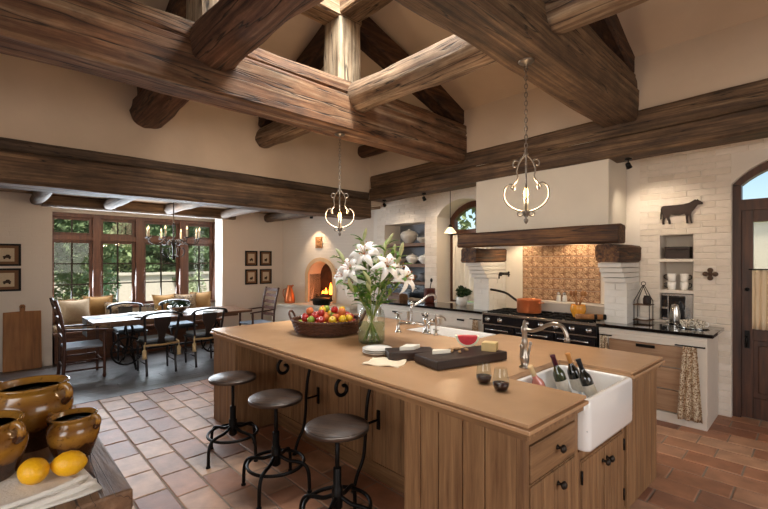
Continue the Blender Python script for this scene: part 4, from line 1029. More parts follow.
bottle((-1.15, 2.50, .71), (-1.205, 2.39, .95), plain('rose_glass', '#c97a6a', .1, coat=1), foil_p, 'pink rose wine bottle with a pale cork in the sink', lab)
ice = M(); R = random.Random(3); v = []
for i in range(420):
    c_ = Vector((R.uniform(-1.21, -.84), R.uniform(2.25, 2.81), R.uniform(.71, .765))); s_ = R.uniform(.012, .02)
    m_ = M().box(-s_, s_, -s_, s_, -s_, s_).xf(Matrix.Translation(c_) @ Euler((R.uniform(0, 3), R.uniform(0, 3), R.uniform(0, 3))).to_matrix().to_4x4()); ice.join(m_)
o = part('ice_cubes', ice, plain('ice', '#e9eef0', .15, trans=.4, ior=1.3), kind='stuff'); tag(o, 'crushed ice filling the bottom of the apron sink', 'ice')

# ------------------------------------------------------------------ foreground table with pots and lemons
ft = thing('chopping_table', 'thick worn wooden table in the lower left foreground', 'table', (-1.9, -.2, 0))
part('top', M().box(-2.42, -1.44, -0.9, .325, .855, ZT), chop_wood, ft, True, .008)
for lx in (-2.34, -1.52):
    for ly in (-.82, .245): part('leg', M().box(lx - .045, lx + .045, ly - .045, ly + .045, 0, .855), chop_wood, ft, True, .006)
part('apron', M().box(-2.36, -1.50, .25, .27, .76, .855), chop_wood, ft, True)
part('apron', M().box(-1.53, -1.51, -.82, .25, .76, .855), chop_wood, ft, True)
def glaze(name):
    m, N, L, b = mat(name); b.inputs['Roughness'].default_value = .22; b.inputs['Coat Weight'].default_value = .5
    tc = N.new('ShaderNodeTexCoord'); sp_ = N.new('ShaderNodeSeparateXYZ'); L.new(tc.outputs['Generated'], sp_.inputs[0])
    nt = N.new('ShaderNodeTexNoise'); nt.inputs['Scale'].default_value = 5; nt.inputs['Detail'].default_value = 5; L.new(tc.outputs['Generated'], nt.inputs['Vector'])
    ma = N.new('ShaderNodeMath'); ma.operation = 'MULTIPLY_ADD'; ma.inputs[1].default_value = .22; L.new(nt.outputs['Fac'], ma.inputs[0]); L.new(sp_.outputs['Z'], ma.inputs[2])
    cr = N.new('ShaderNodeValToRGB'); e = cr.color_ramp.elements
    e[0].position = .0; e[0].color = lin('#3a2013'); e[1].position = 1.0; e[1].color = lin('#8f6526')
    for p_, c_ in ((.46, '#40230f'), (.52, '#855820'), (.7, '#a3742c'), (.85, '#7c5120')): e.new(p_).color = lin(c_)
    L.new(ma.outputs[0], cr.inputs[0])
    n2 = N.new('ShaderNodeTexNoise'); n2.inputs['Scale'].default_value = 14; n2.inputs['Detail'].default_value = 6; L.new(tc.outputs['Generated'], n2.inputs['Vector'])
    c2 = N.new('ShaderNodeValToRGB'); c2.color_ramp.elements[0].position = .32; c2.color_ramp.elements[0].color = (.35, .3, .28, 1); c2.color_ramp.elements[1].position = .42
    L.new(n2.outputs['Fac'], c2.inputs[0])
    mx = N.new('ShaderNodeMixRGB'); mx.blend_type = 'MULTIPLY'; mx.inputs[0].default_value = .8; L.new(cr.outputs[0], mx.inputs[1]); L.new(c2.outputs[0], mx.inputs[2]); L.new(mx.outputs[0], b.inputs['Base Color'])
    return m
gl = glaze('ochre_glaze'); inside = plain('pot_inside', '#6b3f1c', .35)
def pot(label, x, y, h, r, rz, ears=2):
    t_ = thing('glazed_pot', label, 'pot', (x, y, ZT), rz, 'ochre glazed confit pots')
    pr = [(0, 0), (.58 * r, 0), (.66 * r, .03 * h), (.82 * r, .25 * h), (.97 * r, .5 * h), (1.0 * r, .64 * h), (.93 * r, .78 * h), (.80 * r, .87 * h), (.80 * r, .91 * h), (.90 * r, .96 * h), (.91 * r, .99 * h), (.87 * r, 1.0 * h), (.80 * r, .985 * h), (.74 * r, .90 * h)]
    part('body', M().lathe(pr, 40), gl, t_)
    part('inside', M().lathe([(.745 * r, .90 * h), (.85 * r, .76 * h), (.92 * r, .6 * h), (.86 * r, .4 * h), (.5 * r, .1 * h), (0, .08 * h)], 40), inside, t_)
    for s_ in (-1, 1)[:ears]:
        part('handle', M().tube(spline([(s_ * .86 * r, 0, .93 * h), (s_ * 1.04 * r, 0, .97 * h), (s_ * 1.16 * r, 0, .90 * h), (s_ * 1.14 * r, 0, .78 * h), (s_ * .98 * r, 0, .70 * h)], 5), .055 * r + .003, 8, flat=1.3), gl, t_)
pot('largest ochre glazed pot at the back of the foreground table', -2.04, .125, .235, .128, .75)
pot('smallest ochre and brown glazed pot nearest the table edge', -1.815, .225, .152, .078, .75)
pot('ochre glazed pot cut off by the left edge', -1.79, -.01, .195, .115, .75)
lemon = plain('lemon_skin', '#e6ac17', .38, bump=.25, bscale=140)
for lx, ly, rz, lb in ((-1.633, .105, .3, 'yellow lemon nearer the left edge on the folded cloth'), (-1.617, .19, 1.1, 'yellow lemon nearer the small glazed pot on the cloth')):
    t_ = thing('lemon', lb, 'lemon', (lx, ly, ZT + .022), rz, 'lemons on the cloth')
    part('fruit', M().lathe([(0, -.052), (.006, -.051), (.010, -.047), (.020, -.040), (.033, -.022), (.0375, 0), (.034, .020), (.022, .037), (.010, .045), (.006, .047), (0, .048)], 24).xf(Matrix.Translation((0, 0, .0375)) @ Matrix.Rotation(PI / 2, 4, 'Y')), lemon, t_)
    part('stem_nub', M().ell((-.051, 0, .0375), (.003, .004, .004), 6, 4), stemg, t_)
def fold(z, l, w, ox, oy, amp): 
    return M().grid(lambda u, v: (ox + (u - .5) * l + .006 * math.sin(v * 9), oy + (v - .5) * w, z + amp * math.sin(u * 7 + v * 5) + amp * .6 * math.sin(v * 19)), 24, 18)
t_ = thing('kitchen_cloth', 'folded white cloth under the lemons on the foreground table', 'cloth', (-1.62, .07, ZT), .12)
for k, (z, l, w, ox, oy) in enumerate(((.005, .30, .46, -.01, -.06), (.011, .27, .44, -.02, -.07), (.017, .24, .42, -.03, -.07))):
    part('fold', fold(z, l, w, ox, oy, .0012), linen, t_, solid=.005)
part('hem_roll', M().tube(spline([(.115, -.26, .012), (.12, -.1, .013), (.115, .05, .012), (.10, .165, .012)], 6), .010, 8), linen, t_)
part('hem_roll', M().tube(spline([(.085, -.25, .022), (.09, -.1, .022), (.085, .05, .021), (.06, .155, .022)], 6), .009, 8), linen, t_)

# ------------------------------------------------------------------ range wall: hood, mantel, piers, backsplash
hd = M(); hd.box(-3.30, -1.595, 4.92, YW - .02, 1.985, 2.96)
o = part('range_hood', hd, hoodplaster, bevel=.012); tag(o, 'smooth off-white plaster hood above the range', 'hood')
m_x = wood('mantel_x', ['#2e1c12', '#553621', '#76522f', '#8c6a46'], 'x', 22, 1.2, .7, .6, crack=1.2, blotch=.35)
m_y = wood('mantel_y', ['#2e1c12', '#553621', '#76522f', '#8c6a46'], 'y', 22, 1.2, .7, .6, crack=1.2, blotch=.35)
timber_thing('mantel_beam', 'rough dark mantel beam across the front of the hood', timber((-3.44, 4.80, 1.893), (-1.43, 4.80, 1.893), .23, .19, 9, .012, 41), m_x)
timber_thing('corbel_block', 'wooden corbel block under the left end of the mantel', timber((-3.31, 4.76, 1.69), (-3.31, 5.54, 1.69), .24, .19, 9, .012, 42), m_y, 'corbel')
timber_thing('corbel_block', 'wooden corbel block under the right end of the mantel', timber((-1.56, 4.76, 1.69), (-1.56, 5.54, 1.69), .24, .19, 9, .012, 43), m_y, 'corbel')
def pier(label, x0, x1, inner):
    t_ = thing('brick_pier', label, 'pier', ((x0 + x1) / 2, 5.3, ZT))
    steps = [(1.54, 1.59, 4.87), (1.485, 1.535, 4.92), (1.43, 1.48, 4.97), (1.375, 1.425, 5.02)]
    for a, b_, yf in steps: part('brick', M().box(x0, x1, yf, YW - .02, a, b_), cabbr, t_, True, .005)
    part('core', M().box(x0 + .005, x1 - .005, 5.077, YW - .02, ZT, 1.375), cabbr, t_, True)
    z = ZT; r_ = 0
    while z < 1.37:
        z1 = min(z + .074, 1.372); 
        for a, b_ in ([(x0, (x0 + x1) / 2 - .003), ((x0 + x1) / 2 + .003, x1)] if r_ % 2 else [(x0, x1)]):
            for y0, y1 in ([(5.07, 5.29), (5.295, YW - .02)] if r_ % 2 else [(5.07, 5.18), (5.185, 5.42), (5.425, YW - .02)]):
                part('brick', M().box(a, b_, y0 + random.uniform(0, .004), y1, z, z1 - .004), cabbr, t_, True, .003)
        z = z1; r_ += 1
cabbr = plain('pier_paint', '#dcd8d0', .6, var=.05, bump=.25, bscale=30)
pier('stepped white brick pier left of the range', -3.44, -3.19, 1)
pier('stepped white brick pier right of the range', -1.69, -1.46, -1)
bs = thing('backsplash', 'ornate tan relief tile panel behind the range', 'tile panel', (-2.39, 5.53, 1.0))
part('surround', M().box(-3.18, -1.70, 5.515, 5.545, ZT, 1.60).box(-2.93, -1.70, 5.515, 5.545, 1.60, 1.98), whitepaint, bs, True)
part('ledge', M().box(-2.98, -1.70, 5.44, 5.53, 1.045, 1.075), whitepaint, bs, True, .004)
T = .148
tme = M().box(.002, T - .002, -.010, 0, .002, T - .002).mesh('tile'); tme.materials.append(plain('relief_tile', '#a98060', .6, var=.3, scale=18, bump=.2, bscale=60))
tm_ = M()
for cx_, cz_ in ((.25, .25), (.75, .25), (.25, .75), (.75, .75)):
    sg = 1 if (cx_ > .5) == (cz_ > .5) else -1
    tm_.tube([(T * (cx_ + .2 * (1 - i / 15) * math.cos(i * .75 * sg)), -.012, T * (cz_ + .2 * (1 - i / 15) * math.sin(i * .75 * sg))) for i in range(13)], .0075, 5)
tm_.tube([(T * (.5 + .1 * math.cos(i * PI / 6)), -.011, T * (.5 + .1 * math.sin(i * PI / 6))) for i in range(12)], .007, 5, closed=True)
for a in (0, PI / 2, PI, 3 * PI / 2):
    tm_.tube([(T * (.5 + .12 * math.cos(a)), -.011, T * (.5 + .12 * math.sin(a))), (T * (.5 + .42 * math.cos(a + .2)), -.012, T * (.5 + .42 * math.sin(a + .2)))], [.010, .004], 5)
rme = tm_.mesh('relief'); rme.materials.append(plain('relief_raised', '#c9a683', .55, var=.2, scale=18))
for i in range(7):
    for j in range(5):
        to = link('tile', tme, bs, True, loc=(-2.915 + i * T, 5.515, 1.08 + j * T)); link('relief', rme, to)
# range
rg = thing('range_cooker', 'wide black enamel range cooker with steel trim', 'range', (-2.46, 5.2, 0))
RX0, RX1, RY = -3.18, -1.712, 4.90
part('body', M().box(RX0, RX1, RY + .02, 5.50, .09, .885), enamel, rg, True, .004)
part('toe_kick', M().box(RX0 + .03, RX1 - .03, RY + .08, 5.5, 0, .09), enamel, rg, True)
part('cooktop', M().box(RX0, RX1, RY - .01, 5.50, .885, .915), steel, rg, True, .004)
part('control_panel', M().box(RX0, RX1, RY - .005, RY + .02, .775, .882), enamel, rg, True, .003)
part('trim_rail', M().box(RX0, RX1, RY - .012, RY + .02, .757, .772), steel, rg, True, .002)
for i in range(8): 
    kx = RX0 + .08 + (RX1 - RX0 - .16) * i / 7
    if i in (2,): continue
    part('knob', M().lathe([(.034, 0), (.034, .006), (.022, .01), (.020, .034), (0, .036)], 16).box(-.005, .005, -.022, .022, .03, .038).xf(Matrix.Translation((kx, RY - .005, .83)) @ Matrix.Rotation(PI / 2, 4, 'X')), steel, rg, True)
for a, b_ in ((RX0 + .02, -2.72), (-2.70, -2.20), (-2.18, RX1 - .02)):
    d = part('oven_door', M().box(a, b_, RY - .002, RY + .02, .14, .745), enamel, rg, True, .004)
    part('handle', M().tube([(a + .05, RY - .045, .70), (b_ - .05, RY - .045, .70)], .009, 10).tube([(a + .07, RY, .70), (a + .07, RY - .045, .70)], .006, 6).tube([(b_ - .07, RY, .70), (b_ - .07, RY - .045, .70)], .006, 6), steel, d, True)
for bxx in (-2.98, -2.63, -2.28, -1.93):
    for byy in (5.08, 5.34):
        g = part('burner_grate', M().box(bxx - .15, bxx + .15, byy - .006, byy + .006, .915, .94).box(bxx - .006, bxx + .006, byy - .12, byy + .12, .915, .94).box(bxx - .16, bxx + .16, byy - .125, byy - .112, .915, .935).box(bxx - .16, bxx + .16, byy + .112, byy + .125, .915, .935), iron, rg, True)
        part('burner_cap', M().lathe([(.045, .915), (.045, .928), (.03, .934), (0, .934)], 16, (bxx, byy, 0)), iron, g, True)
sp = thing('copper_saucepan', 'large copper pan with a long iron handle on the range', 'pan', (-2.62, 5.12, .941))
part('pan_body', M().lathe([(0, 0), (.145, 0), (.152, .008), (.152, .165), (.156, .172), (.150, .172), (.146, .165), (.146, .012), (0, .008)], 36), copper, sp)
part('handle', M().tube(spline([(-.15, 0, .13), (-.22, -.01, .175), (-.32, -.02, .235), (-.46, -.02, .262), (-.56, -.02, .272)], 5), .010, 8, flat=1.6), iron2, sp)
part('side_handle', M().tube(spline([(.15, -.04, .13), (.19, -.03, .135), (.19, .03, .135), (.15, .04, .13)], 5), .006, 8), copper, sp)
uc = thing('utensil_crock', 'amber glazed crock of wooden utensils on the range', 'crock', (-1.99, 5.10, .941))
part('jar', M().lathe([(0, 0), (.05, 0), (.058, .01), (.085, .07), (.09, .11), (.082, .14), (.084, .15), (.078, .15), (.075, .138), (.08, .11), (0, .10)], 24), plain('amber_glaze', '#e09a32', .2, coat=.6, var=.25, scale=12), uc)
for i in range(6):
    a = i * 1.1; tx_, ty_ = .07 * math.cos(a), .05 * math.sin(a)
    u_ = thing('wooden_spoon', 'wooden utensil standing in the amber crock', 'spoon', (-1.99, 5.10, 1.045), group='wooden utensils in the crock')
    part('spoon_handle', M().tube([(0, 0, 0), (tx_, ty_, .15)], .005, 6), board_wood, u_)
    part('spoon_bowl', M().ell((tx_ * 1.15, ty_ * 1.15, .18), (.02, .014, .034), 10, 6), board_wood, u_)
for i, (x_, y_, rz) in enumerate(((-1.84, 4.97, .5), (-1.77, 5.05, .35))):
    r_ = thing('rolling_pin', ('front', 'rear')[i] + ' wooden rolling pin with dark end lying beside the crock', 'rolling pin', (x_, y_, .941), rz, 'rolling pins on the range')
    part('roller', M().tube([(-.12, 0, .032), (.07, 0, .032)], .030, 16), board_wood, r_)
    part('handle', M().tube([(.07, 0, .032), (.075, 0, .032), (.10, 0, .032), (.105, 0, .032)], [.014, .032, .034, .02], 14), iron, r_)
for i, (x_, lb) in enumerate(((-2.385, 'left one of the two white shakers on the backsplash ledge'), (-2.305, 'right one of the two white shakers on the backsplash ledge'))):
    s_ = thing('shaker', lb, 'shaker', (x_, 5.475, 1.075), group='white shakers')
    part('body', M().lathe([(0, 0), (.028, 0), (.03, .01), (.026, .07), (.022, .085), (.024, .09)], 16), white, s_)
    part('cap', M().lathe([(.025, .09), (.025, .11), (.016, .128), (0, .132)], 16), steel, s_)
pf = thing('pot_filler', 'dark folding pot filler tap on the inner brick pier', 'faucet', (-3.18, 5.36, 1.42))
part('wall_plate', M().tube([(0, 0, 0), (.015, 0, 0)], .03, 14), iron2, pf)
part('arm', M().tube([(.01, 0, 0), (.03, 0, 0), (.045, -.02, 0), (.16, -.06, 0), (.165, -.06, .02), (.165, -.06, -.03)], .010, 8).tube([(.165, -.06, .02), (.05, -.11, .022), (.045, -.11, .0), (.045, -.11, -.06)], .009, 8), iron2, pf)
part('valve', M().tube([(.165, -.09, .0), (.165, -.03, .0)], .007, 6).ell((.165, -.06, .03), (.016, .016, .016), 8, 6), iron2, pf)
# ---- counters
def slab(name, label, x0, x1):
    o = part(name, M().box(x0, x1, 4.885, YW - .013, .885, ZT), granite, bevel=.006); return tag(o, label, 'countertop')
slab('granite_counter', 'black granite counter under the niche window, left of the range', -5.9, -3.19)
slab('granite_counter', 'black granite counter below the cow, right of the range', -1.70, -.685)
c = thing('drawer_cabinet', 'cream framed cabinet with three oak drawers right of the range', 'cabinet', (-1.2, 5.2, 0))
part('carcass', M().box(-1.695, -.735, 4.95, YW - .013, 0, .885), cabwhite, c, True, .003)
part('face_frame', M().box(-1.695, -1.60, 4.925, 4.95, .0, .885).box(-.90, -.735, 4.925, 4.95, 0, .885).box(-1.60, -.90, 4.925, 4.95, .0, .10).box(-1.60, -.90, 4.925, 4.95, .77, .885), cabwhite, c, True, .003)
part('moulding', M().box(-1.695, -.735, 4.912, 4.925, .845, .875), cabwhite, c, True, .003)
part('moulding', M().box(-1.695, -.735, 4.917, 4.925, .815, .832), cabwhite, c, True, .002)
for z0, z1 in ((.11, .325), (.335, .545), (.555, .765)):
    d = part('drawer', M().box(-1.595, -.905, 4.922, 4.95, z0, z1), drawer_x, c, True, .004)
    if z0 > .5: part('pull', M().box(-1.33, -1.16, 4.905, 4.923, z1 - .045, z1 - .015), iron, d, True, .004)
prt = printed('floral_print', '#d3c3a8', '#80603f', 60, .5)
def towel(label, x0, x1, z0, z1, y):
    t_ = thing('printed_towel', label, 'towel', ((x0 + x1) / 2, y, z0))
    w_ = (x1 - x0) / 2; cx_ = (x0 + x1) / 2
    part('cloth', M().grid(lambda u, v: (cx_ + (u - .5) * 2 * w_ * (.55 + .45 * v) , y - .012 - .016 * math.sin(u * 19) * (.4 + v * .8), z1 - v * (z1 - z0)), 40, 14), prt, t_, True, solid=.004)
    part('hang_bar', M().tube([(x0 - .02, y - .012, z1 + .004), (x1 + .02, y - .012, z1 + .004)], .007, 8).tube([(x0 - .01, y + .02, z1 + .004), (x0 - .01, y - .012, z1 + .004)], .005, 6).tube([(x1 + .01, y + .02, z1 + .004), (x1 + .01, y - .012, z1 + .004)], .005, 6), iron, t_, True)
towel('long floral printed towel hanging at the right end of the drawers', -.965, -.765, .075, .785, 4.90)
towel('short floral printed towel hanging beside the range at right', -1.69, -1.575, .50, .80, 4.90)
c = thing('base_cabinet', 'cream cabinet run with pale drawers left of the range', 'cabinet', (-4.4, 5.2, 0))
part('carcass', M().box(-5.88, -3.195, 4.95, YW - .013, 0, .885), cabwhite, c, True, .003)
for x0 in (-5.86, -5.2, -4.54, -3.88):
    x1 = x0 + .64
    for z0, z1 in ((.11, .42), (.44, .64), (.66, .80)):
        d = part('drawer', M().box(x0 + .05, x1 - .05, 4.925, 4.95, z0, z1), drawer_x if z0 < .6 else cabwhite, c, True, .004)
        part('pull', M().box((x0 + x1) / 2 - .06, (x0 + x1) / 2 + .06, 4.91, 4.926, z1 - .045, z1 - .02), iron, d, True, .004)
towel('floral printed towel hanging beside the range at left', -3.36, -3.22, .42, .80, 4.90)
# plant, utensil crock, pendant
pp = thing('potted_herb', 'leafy herb in a white pot on the counter by the niche window', 'plant', (-3.83, 5.33, ZT))
part('pot', M().lathe([(0, 0), (.055, 0), (.065, .01), (.085, .06), (.088, .10), (.08, .125), (.084, .135), (.076, .135), (.07, .12), (0, .115)], 24), white, pp)
part('leaves', foliage(420, 0, 0, .20, .13, .13, .075, .032, 21), leafd, pp, kind='stuff')
part('stems', M().tube([(0, 0, .11), (.03, .02, .22)], .004, 5).tube([(0, 0, .11), (-.04, -.01, .21)], .004, 5).tube([(0, 0, .11), (.01, -.04, .22)], .004, 5), stemg, pp)
kb = thing('utensil_holder', 'dark red crock with a black ladle beside the shelf recess', 'crock', (-4.50, 5.36, ZT))
part('jar', M().lathe([(0, 0), (.075, 0), (.085, .02), (.095, .12), (.09, .22), (.095, .235), (.085, .235), (.082, .21), (0, .2)], 24), plain('oxblood_glaze', '#5e2a1e', .3, var=.4, scale=14), kb)
part('ladle', M().tube([(0, 0, .2), (.03, .0, .34)], .007, 6).ell((.035, 0, .37), (.026, .016, .036), 10, 6), iron, kb)
pl = thing('glass_pendant', 'small white glass pendant lamp hanging before the niche window', 'pendant lamp', (-4.03, 5.30, 2.05))
part('cord', M().tube([(0, 0, .12), (0, 0, .9)], .005, 6), iron, pl)
part('cap', M().lathe([(.03, .09), (.03, .115), (.012, .135), (0, .135)], 14), iron, pl)
part('shade', M().lathe([(.095, 0), (.09, .015), (.045, .075), (.03, .09), (.028, .09), (.042, .07), (.085, .012)], 24), plain('milk_glass', '#f3e8d2', .3, emit='#ffdca6', estr=1.5), pl)
light('pendant_light', 'POINT', (-4.03, 5.30, 2.03), 6, WARM, .03)
cur = M(); cur.grid(lambda u, v: (-4.40 + u * .83, 5.86 + .022 * math.sin(u * 52) + .008 * math.sin(u * 23), 2.06 - v * 1.12), 90, 5)
o = part('niche_curtain', cur, plain('sheer_white', '#f0ece2', .9), solid=.002); tag(o, 'white gathered curtain under the small arched window', 'curtain')
o = part('niche_curtain_rod', M().tube([(-4.49, 5.86, 2.065), (-3.47, 5.86, 2.065)], .007), iron); tag(o, 'thin rod carrying the white niche curtain', 'curtain rod')
# ---- shelf recess
for z, lb in ((1.93, 'top wooden shelf in the wall recess with tureens'), (1.555, 'middle wooden shelf in the wall recess'), (1.24, 'lowest wooden shelf in the wall recess above the dark opening')):
    o = part('recess_shelf', M().box(ALC[0] + .005, ALC[1] - .005, YW + .0, YW + .43, z - .055, z), shelf_wood, bevel=.004); tag(o, lb, 'shelf', 'shelves in the wall recess')
ov = thing('wall_oven', 'black glass oven below the lowest recess shelf', 'oven', (-5.27, 5.75, .95))
part('door', M().box(ALC[0] + .01, ALC[1] - .01, YW + .03, YW + .42, .945, 1.18), enamel, ov, True, .004)
part('handle', M().tube([(-5.6, YW + .0, 1.12), (-4.95, YW + .0, 1.12)], .008, 8).tube([(-5.58, YW + .04, 1.12), (-5.58, YW, 1.12)], .005, 6).tube([(-4.97, YW + .04, 1.12), (-4.97, YW, 1.12)], .005, 6), steel, ov, True)
def tureen(name, label, x, z, r, h, mt, lid=True, y=5.72):
    t_ = thing(name, label, 'tureen' if lid else 'bowl', (x, y, z))
    part('bowl', M().lathe([(0, 0), (.4 * r, 0), (.45 * r, .08 * h), (.8 * r, .3 * h), (r, .6 * h), (.98 * r, .68 * h), (.9 * r, .66 * h), (0, .5 * h)], 24), mt, t_)
    if lid: part('lid', M().lathe([(.97 * r, .68 * h), (.8 * r, .8 * h), (.3 * r, .92 * h), (.12 * r, .94 * h), (.14 * r, 1.0 * h), (0, 1.03 * h)], 24), mt, t_)
    for s_ in (-1, 1): part('handle', M().tube(spline([(s_ * .95 * r, 0, .55 * h), (s_ * 1.2 * r, 0, .6 * h), (s_ * 1.18 * r, 0, .42 * h), (s_ * .85 * r, 0, .38 * h)], 4), .06 * r, 6), mt, t_)
grey = plain('grey_china', '#b9b2a8', .35)
tureen('soup_tureen', 'large pale lidded tureen on the top recess shelf', -5.30, 1.93, .17, .27, grey)
tureen('serving_bowl', 'small bowl beside the tureen on the top recess shelf', -4.96, 1.93, .11, .15, grey, False)
tureen('serving_bowl', 'white bowl at the right of the middle recess shelf', -4.93, 1.555, .11, .18, white)
tureen('serving_bowl', 'white lidded pot in the middle of the middle recess shelf', -5.22, 1.555, .12, .19, white)
tureen('serving_bowl', 'plain bowl at the left of the middle recess shelf', -5.55, 1.555, .12, .15, grey, False)
tureen('serving_bowl', 'dark bowl at the right of the lowest recess shelf', -4.95, 1.24, .11, .17, plain('blue_china', '#75757a', .35))
tureen('serving_bowl', 'grey bowl in the middle of the lowest recess shelf', -5.24, 1.24, .11, .15, grey, False)
o = part('wood_crate', M().box(-5.35, -5.05, 5.2, 5.42, ZT, ZT + .10).box(-5.33, -5.07, 5.22, 5.40, ZT + .10, ZT + .115), shelf_wood, bevel=.004); tag(o, 'small wooden box on the left counter behind the lilies', 'box')
# ---- cow wall
ym = YW - .03
cow = [(0, .70), (.02, .78), (.06, .82), (.20, .82), (.40, .82), (.55, .83), (.68, .87), (.77, .95), (.82, 1.0), (.85, .97), (.88, 1.0), (.90, .95), (.95, .90), (1.0, .82), (.99, .77), (.94, .77), (.88, .76), (.84, .68), (.79, .56), (.74, .46), (.73, .36), (.735, .18), (.75, .06), (.765, .0), (.72, .0), (.70, .12), (.685, .30), (.67, .36), (.655, .18), (.66, .06), (.665, .0), (.615, .0), (.61, .16), (.60, .34), (.58, .42), (.45, .37), (.32, .38), (.25, .42), (.22, .36), (.21, .28), (.24, .14), (.245, .02), (.24, .0), (.195, .0), (.185, .12), (.15, .24), (.13, .32), (.10, .24), (.085, .12), (.09, .03), (.085, .0), (.04, .0), (.035, .12), (.05, .28), (.05, .42), (.025, .50), (.018, .26), (-.015, .22), (-.014, .45), (0, .60)]
o = part('cow_silhouette', M().prism([(-1.245 + p[0] * .385, 2.02 + p[1] * .255) for p in cow], 'y', ym, ym + .012), plain('cow_metal', '#3a2b24', .55, .4, var=.3, scale=20)); tag(o, 'flat brown metal cow silhouette mounted on the brick wall', 'wall art')
part('stand_off', M().tube([(-1.15, ym + .01, 2.14), (-1.15, YW, 2.14)], .006, 6).tube([(-.98, ym + .01, 2.14), (-.98, YW, 2.14)], .006, 6), iron, o)
cr_ = [(-.015, .015)]
qf = M(); 
for a in range(4):
    qf.ell((-.80 + .042 * math.cos(a * PI / 2), YW - .022, 1.472 + .042 * math.sin(a * PI / 2)), (.026, .010, .026), 10, 6)
qf.box(-.815, -.785, YW - .03, YW - .014, 1.42, 1.525).box(-.853, -.747, YW - .03, YW - .014, 1.457, 1.487).ell((-.80, YW - .03, 1.472), (.016, .012, .016), 10, 6)
o = part('iron_cross', qf, plain('cross_metal', '#5c4636', .55, .5, var=.3, scale=40)); tag(o, 'small brown metal cross on the brick wall beside the door', 'wall art')
for z, lb in ((1.635, 'white ledge under the brown box in the wall niche'), (1.285, 'white ledge under the mugs in the wall niche')):
    o = part('niche_shelf', M().box(COW[0] - .004, COW[1] + .004, YW - .012, YW + .3, z - .035, z), whitepaint, bevel=.003); tag(o, lb, 'shelf', 'ledges in the wall niche')
bx_ = thing('wooden_box', 'dark brown lidded box in the top of the wall niche', 'box', (-1.105, 5.66, 1.635))
part('body', M().box(-.115, .115, -.07, .07, 0, .10), walnut, bx_, bevel=.004); part('lid', M().box(-.118, .118, -.073, .073, .102, .135), walnut, bx_, bevel=.004); part('clasp', M().box(-.012, .012, -.08, -.072, .07, .115), iron2, bx_)
for i, (x_, y_, z_, lb) in enumerate(((-1.165, 5.64, 0, 'lower white mug at the left of the wall niche'), (-1.165, 5.64, 1, 'upper white mug stacked at the left of the wall niche'), (-1.045, 5.64, 0, 'lower white mug at the right of the wall niche'), (-1.045, 5.64, 1, 'upper white mug stacked at the right of the wall niche'))):
    t_ = thing('mug', lb, 'mug', (x_, y_, 1.285 + z_ * .092), group='white mugs in the wall niche')
    part('cup', M().lathe([(0, 0), (.032, 0), (.036, .005), (.045, .09), (.042, .09), (.034, .01), (0, .008)], 20), white, t_)
    s_ = -1 if x_ < -1.1 else 1
    part('handle', M().tube(spline([(s_ * .040, -.01, .075), (s_ * .065, -.02, .07), (s_ * .066, -.02, .04), (s_ * .037, -.01, .022)], 4), .0055, 6), white if False else iron2, t_)
cf = thing('coffee_machine', 'steel and black coffee machine in the bottom of the wall niche', 'coffee machine', (-1.105, 5.6, ZT))
part('housing', M().box(-.15, .15, -.02, .22, .0, .325), steel, cf, bevel=.006)
part('front_panel', M().box(-.075, .08, -.032, -.018, .03, .30), enamel, cf, bevel=.003)
part('dial_panel', M().box(-.145, -.085, -.03, -.018, .17, .30).box(-.145, -.085, -.03, -.018, .05, .15), enamel, cf, bevel=.003)
part('spout', M().box(-.025, .035, -.075, -.03, .19, .24), enamel, cf, bevel=.004)
part('drip_tray', M().box(-.08, .085, -.10, -.02, 0, .025), steel, cf, bevel=.003)
cp = thing('steel_jug', 'tall steel jug standing in front of the coffee machine', 'jug', (-1.10, 5.47, ZT))
part('body', M().lathe([(0, 0), (.05, 0), (.053, .01), (.05, .12), (.042, .17), (.036, .20), (.03, .215), (0, .22)], 20), steel, cp); part('handle', M().tube(spline([(.045, 0, .16), (.085, 0, .15), (.08, 0, .07), (.052, 0, .05)], 4), .006, 6), enamel, cp)
ty = thing('serving_tray', 'small tray of cups at the right end of the granite counter', 'tray', (-.90, 5.27, ZT))
part('tray_plate', M().lathe([(0, 0), (.12, 0), (.135, .012), (.13, .012), (.118, .006), (0, .006)], 28), steel, ty)
part('rim_handle', M().tube(spline([(-.13, -.03, .01), (-.155, -.02, .03), (-.155, .02, .03), (-.13, .03, .01)], 4), .005, 6), steel, ty)
cupm = printed('cup_print', '#d9cdb8', '#4a382c', 60, .55)
for i, (dx, dy) in enumerate(((-.06, -.05), (.06, -.05), (0, .06), (.02, -.085))[:3]):
    t_ = thing('patterned_cup', ('left', 'right', 'rear')[i] + ' patterned cup on the small tray', 'cup', (-.90 + dx, 5.27 + dy, ZT + .006), group='cups on the tray')
    part('cup', M().lathe([(0, 0), (.025, 0), (.03, .006), (.046, .04), (.048, .075), (.045, .075), (.04, .04), (.02, .012), (0, .01)], 18), cupm, t_); part('handle', M().tube(spline([(.045, 0, .065), (.07, 0, .06), (.066, 0, .03), (.042, 0, .025)], 4), .005, 6), white, t_)
wr_ = thing('wire_rack', 'two tier wire rack with dishes beside the white pier', 'rack', (-1.375, 5.36, ZT))
for x_ in (-.075, .075):
    for y_ in (-.07, .07): part('post', M().tube([(x_, y_, 0), (x_, y_, .24), (0, y_ * .3, .42)], .0045, 6), iron2, wr_)
for z_ in (.03, .20):
    part('tier', M().tube([(-.085, -.08, z_), (.085, -.08, z_), (.085, .08, z_), (-.085, .08, z_)], .0045, 6, closed=True).box(-.08, .08, -.07, .07, z_ - .004, z_), shelf_wood, wr_)
part('top_loop', M().tube([(.022 * math.cos(i * .63), 0, .435 + .022 * math.sin(i * .63)) for i in range(10)], .004, 5, closed=True), iron2, wr_)
